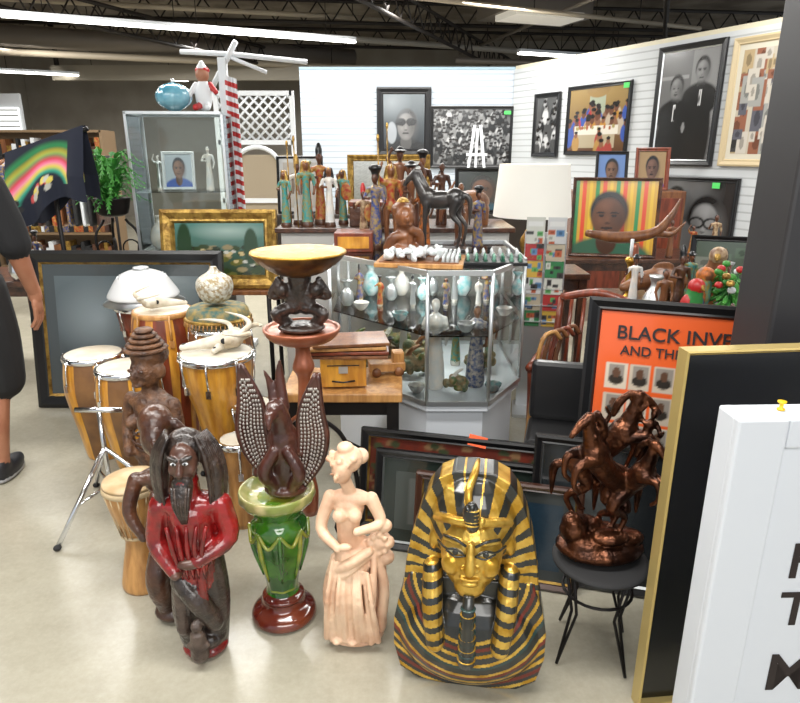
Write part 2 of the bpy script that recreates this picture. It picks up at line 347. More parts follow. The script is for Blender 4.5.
wframe('framed_photograph_of_two_men',2.72,3.58,1.39,2.65,.07,black,[('bg',(.13,)*3),('r',.55,.3,1,1,(.2,)*3),('r',.0,.75,.5,.78,(.25,)*3)]+face(.73,.8,.2,(.17,)*3,(.012,)*3,(.015,)*3,.7)+[('e',.74,.2,.24,.5,(.012,)*3)]+face(.3,.66,.2,(.17,)*3,(.012,)*3,(.01,)*3,.7)+[('e',.28,.1,.28,.46,(.01,)*3),('r',.285,.36,.325,.52,W),('e',.305,.42,.012,.09,K),('r',.715,.5,.765,.64,W),('e',.74,.55,.012,.09,K),('e',.5,.3,.03,.05,(.2,)*3)],lip=alu,n=(70,90))
wframe('framed_newspaper_collage',3.66,4.3,1.4,2.62,.07,mat('cream_frame',(.5,.4,.24),.4),[('bg',(.45,.40,.32)),('clips',46,.05,.05,.95,.95,[(.25,.1,.06),(.1,.1,.12),(.4,.3,.17),(.05,.05,.05),(.3,.3,.28),(.5,.46,.4)])],n=(50,80),mt=(.05,(.58,.54,.44)))
wframe('framed_photograph_of_two_men',2.92,3.95,.25,1.28,.05,black,[('bg',(.02,)*3),('s',.3,.9,.6,.5,(.22,)*3,.8)]+face(.66,.5,.38,(.27,)*3,(.015,)*3,(.02,)*3,.95)+face(.22,.72,.24,(.38,)*3,(.02,)*3,(.2,)*3,.95)+[('e',.16,.76,.14,.025,K),('e',.56,.53,.11,.07,(.03,)*3),('e',.56,.53,.08,.045,(.3,)*3),('e',.76,.53,.11,.07,(.03,)*3),('e',.76,.53,.08,.045,(.25,)*3)],n=(70,70))
wframe('framed_poster',4.6,5.4,1.4,2.5,.06,black,[('bg',(.2,.2,.2))]+face(.5,.5,.4,(.2,.12,.1),K,(.1,.1,.2),.8))
tag=mat('price_tag_green',(.08,.6,.12),.6)
for i,(s,z) in enumerate([(2.3,2.3),(3.7,1.2)]):
    x,y=wl(s,.06);o=O('price_tag');o.box((0,0,0),(.09,.004,.06),tag);o.done((x,y,z),rz=-62.7)
o=O('price_tag');o.box((0,0,0),(.1,.004,.05),tag);o.done((1.62,10.26,2.1))
# ------------------------------------------------------------ lattice panel
o=O('white_lattice_panel')
w,h=1.0,2.3
for x in (-w/2,w/2): o.box((x,0,h/2),(.06,.05,h),white)
for z in (h-.03,1.66,.9,.03): o.box((0,0,z),(w,.05,.06),white)
for sgn in (1,-1):
    for i in range(-4,9):
        x0=-w/2+i*.125;p=[]
        for t in np.linspace(0,1,16):
            xx=(x0+t*.57);zz=1.68+t*.57
            if -w/2<=xx<=w/2: p.append((xx*sgn,0,zz))
        if len(p)>1: o.tube([p[0],p[-1]],.017,white,4)
o.tube([(.32*math.cos(t),-.02,1.3+.3*math.sin(t)) for t in np.linspace(0,math.pi,14)],.03,white,6);o.box((0,.03,.75),(w,.02,1.5),mat('tan_panel',(.32,.26,.18),.7))
o.done((-1.92,9,0))
o=O('striped_flag_stand')
o.box((0,0,1.1),(.06,.06,2.2),white,bev=.005);o.box((0,0,.02),(.2,.2,.04),white)
o.tube([(-.3,0,2.24),(.1,0,2.22),(.62,0,2.17)],.018,white,8);o.tube([(.02,0,2.22),(.32,0,2.1)],.014,white,8);o.tube([(-.12,.1,2.0),(.12,-.05,2.3)],.02,white,8)
V=[];F=[];ms=[];nx,nz=10,96
for j in range(nz+1):
    for i in range(nx+1):
        u=i/nx;v=j/nz;V.append((.02+.09*u,-.05-.02*math.sin(u*9),2.08-1.1*v-.03*u))
for j in range(nz):
    for i in range(nx):
        F.append((j*(nx+1)+i,j*(nx+1)+i+1,(j+1)*(nx+1)+i+1,(j+1)*(nx+1)+i));ms.append(red if (j//3)%2 else white)
o.add(V,F,ms);o.done((-1.30,5.10,0))
# ------------------------------------------------------------ figurines
def figure_parts(sk,cl,hair,arms=0,robe=True,base=None,hat=0,slim=1.0):
    P=[];q=slim
    if base: P.append(('c',[(0,0,.02),(0,0,.03)],[.1,.1],base))
    if robe: P+=[('c',[(0,0,.05),(0,0,.3),(0,.0,.52)],[.095*q,.08*q,.06*q],cl)]
    else:
        P+=[('c',[(-.05,0,.03),(-.055,-.01,.27),(-.05,0,.5)],[.026,.034,.05],sk),('c',[(.05,-.02,.03),(.06,-.03,.27),(.05,0,.5)],[.026,.034,.05],sk),('e',(0,0,.5),(.09,.065,.08),cl),
            ('e',(-.05,-.03,.025),(.03,.06,.025),sk),('e',(.05,-.05,.025),(.03,.06,.025),sk)]
    P+=[('c',[(0,0,.5),(0,-.005,.62),(0,0,.76)],[.065*q,.055*q,.07*q],cl),('e',(0,0,.78),(.105,.055,.04),cl),('c',[(0,0,.8),(0,-.01,.87)],[.03,.027],sk),('e',(0,-.01,.915),(.045,.053,.064),sk),
        ('e',(0,.012,.93),(.05,.053,.062),hair),('e',(0,-.065,.91),(.01,.014,.02),sk),('e',(0,-.045,.875),(.025,.02,.02),sk)]
    if hat==1: P.append(('c',[(0,.01,.95),(0,.02,1.03),(0,.03,1.1)],[.045,.05,.03],hair))
    if hat==2: P+=[('e',(0,0,.97),(.1,.1,.015),hair),('e',(0,0,.99),(.05,.05,.04),hair)]
    if hat==3: P+=[('e',(0,0,1.04),(.09,.09,.05),hair),('c',[(0,0,.95),(0,0,1.0)],[.04,.06],hair)]
    if hat==4: P+=[('c',[(-.045,0,.95),(-.06,0,.82),(-.055,0,.74)],[.022,.028,.02],hair),('c',[(.045,0,.95),(.06,0,.82),(.055,0,.74)],[.022,.028,.02],hair),('c',[(0,-.05,.96),(0,-.07,1.0)],[.012,.008],gold)]
    A={0:[(-.1,0,.77),(-.135,0,.62),(-.11,-.05,.5)],1:[(-.1,0,.77),(-.15,-.02,.66),(-.04,-.1,.66)],2:[(-.1,0,.77),(-.17,-.02,.86),(-.11,-.03,1.0)],3:[(-.1,0,.77),(-.17,-.04,.68),(-.18,-.12,.78)]}
    for sg,a in ((1,A[arms%10]),(-1,A[arms//10])):
        p=[(x*sg,y,z) for x,y,z in a];P+=[('c',p[:2],[.032,.027],cl),('c',p[1:],[.026,.018],sk),('e',p[2],(.02,.018,.026),sk)]
    return P
def figurine(name,loc,h,sk,cl,hair,arms=0,robe=True,base=None,rz=0,extra=None,vox=None,hat=0,slim=1.0):
    o=O(name);o.sculpt(figure_parts(sk,cl,hair,arms,robe,base,hat,slim),vox or max(.0042,h*.014),2,S=h)
    if extra=='spear': o.tube([(-.15*h,-.09*h,0),(-.17*h,-.1*h,1.25*h)],.004,goldp);o.ell((-.17*h,-.1*h,1.28*h),(.008,.004,.02),goldp)
    if extra=='shield': o.ell((.1*h,-.12*h,.6*h),(.1*h,.015*h,.16*h),robe_r)
    return o.done(loc,rz=rz)
por=mat('porcelain_white',(.58,.59,.58),.25,coat=.5,c2=(.68,.62,.55),sc=20)
# ------------------------------------------------------------ tall glass case
o=O('glass_display_cabinet')
w,d,b,t=.64,.42,.86,1.8
o.box((0,0,b/2),(w,d,b),mat('cabinet_base_grey',(.35,.35,.34),.5),bev=.01)
for x in (-1,1):
    for y in (-1,1): o.box((x*(w/2-.008),y*(d/2-.008),(b+t)/2),(.016,.016,t-b),alu)
for z in (t-.008,b+.008):
    for y in (-1,1): o.box((0,y*(d/2-.008),z),(w,.016,.018),alu)
    for x in (-1,1): o.box((x*(w/2-.008),0,z),(.016,d,.018),alu)
for y in (-1,1): o.box((0,y*(d/2-.004),(b+t)/2),(w-.03,.004,t-b-.03),glass)
for x in (-1,1): o.box((x*(w/2-.004),0,(b+t)/2),(.004,d-.03,t-b-.03),glass)
o.box((0,0,t-.006),(w-.03,d-.03,.004),glass);o.box((0,0,1.28),(w-.04,d-.04,.008),glass)
CX,CY=-1.525,4.72
o.done((CX,CY,0),rz=6)
frame('framed_portrait',.22,.26,.02,white,[('bg',(.4,.45,.5))]+face(.5,.55,.38,(.2,.1,.06),K,(.05,.1,.35)),(CX-.04,CY-.02,1.285),rz=6,tilt=6)
frame('small_framed_picture',.2,.2,.02,alu,[('bg',(.5,.5,.52)),('n',.3),('e',.5,.5,.2,.3,(.15,.15,.2))],(CX-.05,CY,.872),rz=6,tilt=6)
figurine('porcelain_figurine',(CX+.17,CY,1.285),.3,por,por,black,1,base=por);figurine('porcelain_figurine',(CX-.2,CY+.04,1.285),.24,por,alu,black,2,base=por);figurine('porcelain_figurine',(CX+.16,CY+.03,.87),.28,por,turq,por,3,base=por);figurine('porcelain_figurine',(CX+.07,CY-.05,.87),.2,brwood,robe_r,black,1,base=por)
o=O('white_porcelain_vase');o.lathe([(.05,0),(.08,.06),(.07,.14),(.03,.2),(.045,.24)],por);o.done((CX-.2,CY-.04,.87))
o=O('blue_glass_bowl');o.lathe([(.04,0),(.11,.05),(.125,.11),(.09,.17),(.02,.2)],mat('blue_glass',(.05,.25,.36),.12,coat=.8,c2=(.22,.45,.55),sc=4),rfn=lambda t,z:1+.06*abs(math.sin(6*t)),n=48);o.tube([(0,0,.19),(0,0,.23)],.012,alu);o.done((CX-.01,4.66,1.81),scale=.9)
o=O('clown_doll');o.sculpt([('e',(0,0,.1),(.06,.045,.1),white),('e',(0,0,.23),(.045,.045,.05),skin),('e',(0,.01,.26),(.05,.045,.025),red),('c',[(0,0,.27),(.0,0,.3)],[.035,.02],white),('c',[(-.05,0,.17),(-.09,-.03,.1)],.018,white),('c',[(.05,0,.17),(.09,-.03,.12)],.018,red),('c',[(-.03,-.03,.03),(-.04,-.08,.02)],.022,red),('c',[(.03,-.03,.03),(.04,-.08,.02)],.022,white)],.006);o.done((CX+.19,4.68,1.81),scale=1.0)
# ------------------------------------------------------------ fern on iron stand
o=O('potted_fern')
fg=mat('fern_leaf',(.025,.17,.025),.5,c2=(.08,.34,.05),sc=20)
for s in range(3):
    a=s*2.094;o.tube([(.2*math.cos(a),.2*math.sin(a),0),(.05*math.cos(a),.05*math.sin(a),.5),(.16*math.cos(a),.16*math.sin(a),.95),(.08*math.cos(a),.08*math.sin(a),1.1)],.01,iron,6,k=5)
    for q in (.9,.75):
        o.tube([(.1*math.cos(a)+.06*math.cos(t)*math.cos(a),.1*math.sin(a)+.06*math.cos(t)*math.sin(a),q+.06*math.sin(t)) for t in np.linspace(0,5,12)],.006,iron,5)
o.lathe([(.06,1.12),(.1,1.14),(.12,1.22),(.13,1.24)],iron,k=2);o.ell((0,0,1.22),(.12,.12,.03),blackm)
rg=random.Random(5)
for i in range(90):
    a=rg.random()*6.28;l=.1+.16*rg.random();hh=.05+.32*rg.random();dr=rg.random()*.12
    pts=[(l*t*math.cos(a)*1.05,l*t*math.sin(a),1.22+hh*math.sin(min(1,t*1.25)*2.1)-dr*t*t) for t in np.linspace(0,1,9)]
    V=[];F=[]
    for j,p in enumerate(pts):
        wd=.026*(1-j/9)+.004
        if j>0:
            for sg in (-1,1):
                k=len(V);px=-math.sin(a)*sg;py=math.cos(a)*sg;q=pts[j-1]
                V+=[q,p,(p[0]+px*wd*1.6,p[1]+py*wd*1.6,p[2]-.008)];F.append((k,k+1,k+2))
    o.add(V,F,fg,False);o.tube(pts,.0015,fg,4)
o.done((-1.98,4.5,0))
# ------------------------------------------------------------ draped cloth on rack
o=O('black_rainbow_shawl_on_rack')
o.tube([(0,0,0),(0,0,1.58)],.014,iron);o.tube([(-.28,0,1.52),(.26,0,1.68)],.014,iron)
for a in range(4): o.tube([(0,0,.06),(.25*math.cos(a*1.57),.25*math.sin(a*1.57),.012)],.012,iron)
nx,nz=70,70;us=np.linspace(0,1,nx+1);U,Vv=np.meshgrid(us,us)
navy=(.006,.009,.022)
rb=[('bg',navy)]
for rr_,c_ in ((.7,(.02,.25,.07)),(.64,navy),(.61,(.55,.45,.02)),(.57,(.02,.25,.1)),(.52,(.55,.03,.06)),(.46,(.7,.2,.33)),(.41,(.6,.5,.06)),(.36,(.03,.3,.2)),(.31,navy)): rb.append(('e',.46,.16,rr_*.95,rr_*1.05,c_))
rb+=[('blobs',14,.3,.25,.6,.42,.035,.05,[(.6,.5,.1),(.5,.06,.06),(.45,.45,.4)]),('r',0,0,1,.2,navy),('r',.8,0,1,1,navy),('blobs',5,.05,.22,.2,.35,.04,.04,[(.5,.05,.05),(.02,.02,.02)])]
img=paint(rb,U,Vv,1,1)
for side in (-1,1):
    V=[];C=[]
    for j in range(nz+1):
        for i in range(nx+1):
            u=i/nx;v=1-j/nz
            V.append((-.26+.5*u,side*(.015+.09*min(1,v*1.5)+.025*math.sin(u*16)*v),1.54+.16*u-v*(.42+.05*math.sin(u*7))));C.append(tuple(img[j][i])+(1,))
    F=[(j*(nx+1)+i,j*(nx+1)+i+1,(j+1)*(nx+1)+i+1,(j+1)*(nx+1)+i) for j in range(nz) for i in range(nx)]
    o.add(V,F,clothp,True,cols=C)
o.done((-2.15,4.1,0))
# ------------------------------------------------------------ person
sh=mat('black_tshirt',(.004,.004,.005),.9,bump=.5,bsc=9);hairm=mat('black_hair',(.015,.01,.008),.6);shoe=mat('shoe_black',(.012,.012,.016),.5);short=mat('black_shorts',(.007,.007,.008),.8,bump=.5,bsc=9);solem=mat('shoe_sole',(.3,.3,.3),.6)
P=[('e',(0,0,.97),(.19,.135,.13),sh),('e',(0,0,1.12),(.185,.13,.16),sh),('e',(0,.01,1.31),(.215,.135,.17),sh),('e',(0,0,1.42),(.22,.095,.07),sh),
('c',[(0,0,1.45),(0,.015,1.57)],[.06,.057],skin),('e',(0,.025,1.655),(.077,.095,.114),skin),('e',(0,.06,1.59),(.05,.05,.045),skin),('e',(0,.12,1.645),(.012,.02,.022),skin),('e',(.079,.01,1.65),(.012,.022,.032),skin),('e',(-.079,.01,1.65),(.012,.022,.032),skin),('e',(0,.0,1.69),(.085,.097,.097),hairm)]
for sg,fy,ky in ((1,-.02,.04),(-1,.16,.1)):
    P+=[('c',[(.1*sg,0,.95),(.115*sg,ky*.6,.72),(.11*sg,ky,.50)],[.12,.115,.105],short),('c',[(.1*sg,ky,.54),(.09*sg,ky,.48),(.08*sg,fy-.01,.3),(.075*sg,fy-.03,.1)],[.068,.056,.058,.04],skin),
        ('e',(.08*sg,fy+.04,.048),(.045,.13,.045),shoe),('e',(.08*sg,fy+.04,.014),(.046,.132,.014),solem),('e',(.075*sg,fy-.03,.08),(.042,.06,.05),shoe)]
    P+=[('c',[(.22*sg,0,1.4),(.275*sg,-.01,1.25),(.30*sg,-.02,1.15)],[.078,.075,.072],sh),('c',[(.22*sg,0,1.38),(.30*sg,-.02,1.13),(.315*sg,.06,.92)],[.052,.046,.031],skin)]
o=O('person_walking');o.sculpt(P,.009,3)
for sg in (1,-1):
    x=.315*sg
    H=[('c',[(x,.06,.93),(x,.07,.89)],[.031,.031],skin),('e',(x,.075,.855),(.02,.044,.05),skin)]
    for i,(yy,l) in enumerate([(.112,.078),(.088,.088),(.064,.083),(.041,.064)]):
        H.append(('c',[(x,yy,.835),(x-.006*sg,yy+.006,.815-l*.45),(x-.03*sg,yy+.008,.815-l)],[.0108,.0098,.0078],skin))
    H.append(('c',[(x-.005*sg,.1,.875),(x-.02*sg,.135,.845),(x-.025*sg,.14,.81)],[.0135,.0115,.0095],skin))
    o.sculpt(H,.004,1)
o.done((-2.03,2.86,0),rz=8)
# ------------------------------------------------------------ big black frame
frame('large_black_picture_frame',1.2,.98,.085,black,[('g',(.03,.038,.042),(.09,.115,.125)),('s',.3,.6,.35,.4,(.28,.33,.35),.7),('r',.6,.2,.85,.8,(.06,.08,.09)),('s',.75,.8,.3,.3,(.36,.42,.43),.6)],(-1.68,3.78,0),rz=-1,tilt=8,d=.04,lip=goldp,mt=(.07,(.045,.055,.057)))  # pale soft patches and lighter top are glass reflections painted into the canvas
o=O('folding_table');o.box((0,0,.68),(1.0,.38,.03),brwood,bev=.005)
for x in (-.45,.45):
    for y in (-.16,.16): o.tube([(x,y,0),(x,y,.67)],.015,iron)
o.done((-1.3,4.22,0))
frame('ornate_gold_picture_frame',.74,.5,.085,goldp,[('g',(.03,.04,.015),(.08,.2,.17)),('blobs',70,0,.0,1,.55,.06,.05,[(.03,.05,.015),(.12,.12,.03),(.25,.2,.1),(.02,.03,.012)]),('blobs',14,.3,.2,.9,.5,.03,.03,[(.5,.5,.45),(.5,.4,.2)]),('s',.6,.85,.5,.2,(.4,.5,.45),.7),('e',.85,.55,.08,.35,(.02,.05,.02)),('e',.1,.6,.08,.4,(.02,.05,.02))],(-1.16,4.12,.695),tilt=8,d=.05,n=(70,50))
# ------------------------------------------------------------ drums
def tripod(o,z,r,m=chrome,n=3,a0=.3,foot=.012,lw=.009):
    o.tube([(0,0,z*.25),(0,0,z)],.011,m)
    for i in range(n):
        a=a0+i*2*math.pi/n;o.tube([(0,0,z*.65),(r*math.cos(a),r*math.sin(a),foot)],lw,m);o.tube([(0,0,z*.3),(r*.6*math.cos(a),r*.6*math.sin(a),z*.27)],lw*.7,m)
        o.ell((r*math.cos(a),r*math.sin(a),foot),(.016,.016,.012),blackm)
def drum(name,loc,prof,m,m2=None,nst=0,lugs=6,head=skinhead,rim=chrome,rz=0,legs=None):
    o=O(name);z1=prof[-1][1];r1=prof[-1][0]
    fn=(lambda t,z:(m2 if int(t/(2*math.pi)*nst)%2 else m)) if m2 else None
    o.lathe(prof,m,n=48,mfn=fn)
    o.lathe([(r1+.004,z1-.022),(r1+.01,z1-.016),(r1+.008,z1+.004),(r1-.004,z1+.006)],rim,n=48,k=2)
    o.lathe([(r1+.006,z1-.002),(r1-.005,z1+.006),(r1*.5,z1+.008),(0,z1+.008)],head,n=48,k=1)
    for i in range(lugs):
        a=i*2*math.pi/lugs;c,s_=math.cos(a),math.sin(a);rm=np.interp(z1-.14,[p[1] for p in prof],[p[0] for p in prof])
        o.tube([((r1+.012)*c,(r1+.012)*s_,z1+.002),((rm+.012)*c,(rm+.012)*s_,z1-.13)],.005,rim,6);o.box((rm*c+.006*c,rm*s_+.006*s_,z1-.14),(.022,.022,.035),rim,rot=(0,0,math.degrees(a)))
    if legs: tripod(o,*legs)
    return o.done(loc,rz=rz)
dstripe=mat('conga_dark_stripe',(.12,.05,.015),.35,c2=(.2,.09,.025),sc=8,coat=.4)
drum('conga_drum',(-1.57,3.12,0),[(.09,0),(.1,.02),(.12,.15),(.155,.35),(.155,.45),(.14,.56)],yelwood,dstripe,10)
drum('conga_drum',(-1.28,2.84,0),[(.08,.08),(.1,.1),(.125,.24),(.15,.4),(.15,.48),(.135,.585)],yelwood,dstripe,10,legs=(.14,.25))
drum('conga_drum',(-1.22,3.2,0),[(.1,0),(.12,.02),(.14,.3),(.17,.5),(.16,.66),(.14,.77)],yelwood,redwood,20,rim=tanwood)
drum('conga_drum',(-.82,2.72,0),[(.085,.3),(.09,.31),(.11,.42),(.145,.55),(.158,.69)],yelwood,lugs=8,legs=(.32,.22))
drum('conga_drum',(-.9,3.08,0),[(.1,0),(.12,.02),(.14,.3),(.16,.5),(.15,.66),(.14,.72)],tanwood,brwood,16)
drum('bongo_drum',(-.68,2.44,0),[(.05,.0),(.055,.1),(.05,.2),(.06,.28),(.07,.33),(.075,.4)],tanwood,lugs=5)
drum('bongo_drum',(-.66,2.66,0),[(.06,.0),(.06,.15),(.055,.25),(.07,.36),(.085,.47)],dkwood,lugs=5)
drum('djembe_drum',(-1.42,3.48,0),[(.1,0),(.1,.2),(.08,.35),(.12,.5),(.16,.74)],redwood,lugs=6)
o=O('carved_djembe_drum')
o.lathe([(.078,0),(.082,.02),(.068,.1),(.052,.18),(.056,.22),(.08,.3),(.098,.38),(.1,.43)],tanwood,n=48);rope=mat('rope_cream',(.55,.42,.25),.8);o.lathe([(.1,.4),(.106,.405),(.105,.42),(.1,.425)],rope,k=1,n=40)
o.lathe([(.103,.425),(.1,.436),(.05,.438),(0,.438)],mat('djembe_skin',(.62,.46,.28),.6,c2=(.46,.31,.15),sc=12),k=1,n=40)
for i in range(20):
    a=i*.314;b=a+.157;o.tube([(.104*math.cos(a),.104*math.sin(a),.41),(.062*math.cos(b),.062*math.sin(b),.225),(.104*math.cos(a+.314),.104*math.sin(a+.314),.41)],.002,rope,4)
o.lathe([(.057,.215),(.064,.222),(.057,.23)],rope,k=1)
for i in range(10):
    a=i*.628;o.prism([(-.012,.06),(.012,.06),(0,.12)],-.002,.002,brwood,M=T(0,0,0,math.degrees(a))@T(0,-.074,0,0,-6))
o.done((-.955,2.04,0),rz=10)
o=O('white_dome_drum');o.lathe([(.17,0),(.19,.01),(.17,.05),(.12,.12),(.05,.15),(0,.155)],mat('white_enamel',(.66,.67,.68),.3,.0,coat=.5),k=4,n=40)
o.lathe([(.2,-.03),(.215,-.028),(.17,.0),(.17,.01)],alu,k=1,n=40);o.lathe([(.045,.152),(.04,.165),(.01,.17)],alu,k=1,n=24)
for i in range(16):
    a=i*.3927;o.tube([(.185*math.cos(a),.185*math.sin(a),.015),(.12*math.cos(a),.12*math.sin(a),.122)],.003,alu,4)
o.done((-1.42,3.48,.78))
o=O('shekere_ball');o.lathe([(.01,0),(.06,.015),(.088,.07),(.08,.12),(.03,.155),(.015,.18)],mat('beaded_gourd',(.36,.27,.14),.3,.4,c2=(.72,.72,.66),sc=60,bump=.8,bsc=120),n=30);o.done((-.9,3.06,.84))
o=O('hand_drum_with_fringe');tq=mat('teal_fabric',(.04,.10,.09),.7,c2=(.28,.2,.06),sc=30)
o.lathe([(.12,0),(.15,.02),(.15,.06),(.12,.09),(0,.095)],tq,n=40);o.lathe([(.155,.02),(.165,.03),(.155,.04)],goldp,k=1,n=40)
for i in range(50):
    a=i*.12566;o.tube([(.158*math.cos(a),.158*math.sin(a),.03),(.166*math.cos(a),.166*math.sin(a),-.0)],.003,tanwood,4)
o.done((-.9,3.08,.735))
bone=mat('bone',(.68,.63,.53),.6,c2=(.46,.38,.27),sc=12)
def skull(loc,rz,s=1):
    o=O('antelope_skull')
    o.sculpt([('c',[(-.13,0,.022),(-.03,0,.035),(.07,0,.045)],[.015,.026,.04],bone),('e',(.09,0,.05),(.045,.05,.04),bone),('e',(.07,.045,.055),(.025,.02,.02),bone),('e',(.07,-.045,.055),(.025,.02,.02),bone),('c',[(.12,.03,.06),(.16,.08,.09),(.13,.15,.11),(.05,.19,.13)],[.016,.013,.009,.003],bone),('c',[(.12,-.03,.06),(.16,-.08,.09),(.13,-.14,.1),(.05,-.17,.12)],[.016,.013,.009,.003],bone)],.004,1)
    for y in (-.05,.05): o.ell((.05,y,.055),(.013,.01,.013),blackm)
    o.ell((-.12,0,.034),(.014,.008,.008),blackm)
    o.done(loc,rz=rz,scale=s)
skull((-.83,2.72,.702),12);skull((-1.2,3.18,.785),-150,.8);skull((-.78,2.76,.702),75,.85)
o=O('drum_stand');tripod(o,.5,.3,chrome,3,-1.95,.012,.01);o.tube([(-.1,0,.5),(.1,0,.5)],.012,chrome);o.done((-1.28,2.52,0))
# ------------------------------------------------------------ carved torso statue
dk2=mat('aged_carved_wood',(.055,.023,.012),.5,c2=(.16,.07,.03),sc=22,bump=.9,bsc=60)
o=O('carved_african_statue')
P=[('e',(0,0,.03),(.13,.11,.04),dk2),('c',[(-.05,0,.03),(-.06,-.02,.2),(-.05,0,.4)],[.04,.05,.06],dk2),('c',[(.05,0,.03),(.06,-.02,.2),(.05,0,.4)],[.04,.05,.06],dk2),('e',(0,.0,.45),(.12,.1,.09),dk2),
('c',[(0,0,.45),(0,-.01,.56),(0,0,.68)],[.08,.065,.09],dk2),('e',(-.05,-.08,.62),(.035,.045,.035),dk2),('e',(.05,-.08,.62),(.035,.045,.035),dk2),('e',(0,0,.7),(.125,.075,.05),dk2),
('c',[(-.12,0,.7),(-.145,-.02,.56),(-.08,-.1,.47)],[.036,.03,.025],dk2),('c',[(.12,0,.7),(.145,-.02,.56),(.08,-.1,.47)],[.036,.03,.025],dk2),('c',[(0,0,.72),(0,0,.8)],[.04,.04],dk2),
('e',(0,-.01,.86),(.068,.08,.082),dk2),('e',(0,-.095,.85),(.016,.02,.03),dk2),('e',(0,-.075,.81),(.03,.03,.013),dk2),('e',(0,.02,.93),(.085,.09,.065),dk2),('e',(-.072,0,.86),(.018,.028,.038),dk2),('e',(.072,0,.86),(.018,.028,.038),dk2)]
o.sculpt(P,.007,2,S=.85)
for i in range(7):
    z=(.42+i*.035)*.85;o.tube([((.108-.012*abs(3-i))*.87*math.cos(t),(.1-.01*abs(3-i))*.9*math.sin(t),z) for t in np.linspace(0,6.28,20)],.005,dkwood,5)
for i in range(5): o.lathe([(.078-.012*i,.81+.018*i),(.086-.012*i,.818+.018*i),(.078-.012*i,.826+.018*i)],dk2,k=1)
for sg in (-1,1): o.ell((.028*sg*.85,-.082*.85,.875*.85),(.014,.006,.008),dkwood)
o.done((-.99,2.38,0),rz=-20)
# ------------------------------------------------------------ dark woman figure
o=O('carved_wooden_woman_statue')
P=[('e',(0,0,.035),(.1,.085,.04),dkwood),('c',[(.02,0,.05),(.04,.0,.2),(.02,.02,.36)],[.05,.06,.07],dkwood),('c',[(-.04,-.02,.05),(-.07,-.05,.22),(-.02,0,.36)],[.035,.05,.06],dkwood),
('e',(0,.02,.4),(.095,.085,.08),dkwood),('c',[(0,.02,.42),(.02,.01,.54),(.0,0,.66)],[.075,.055,.07],dkwood),('e',(-.035,-.07,.62),(.03,.035,.03),dkwood),('e',(.04,-.07,.62),(.03,.035,.03),dkwood),('e',(0,0,.68),(.1,.055,.04),dkwood),
('c',[(-.1,0,.68),(-.14,-.03,.56),(-.1,-.08,.46)],[.032,.028,.02],dkwood),('c',[(.1,0,.68),(.14,-.02,.78),(.07,-.01,.9)],[.032,.028,.02],dkwood),('c',[(0,0,.7),(-.01,0,.78)],[.032,.03],dkwood),
('e',(-.015,-.01,.85),(.052,.065,.075),dkwood),('e',(-.02,-.08,.85),(.012,.016,.02),dkwood),('e',(-.02,-.065,.815),(.025,.02,.01),dkwood),('e',(0,.03,.9),(.07,.075,.075),dkwood),('c',[(.04,.05,.88),(.07,.05,.75),(.05,.04,.6)],[.04,.035,.02],dkwood)]
o.sculpt(P,.006,2,S=.80);o.done((-.775,1.87,0),rz=25)
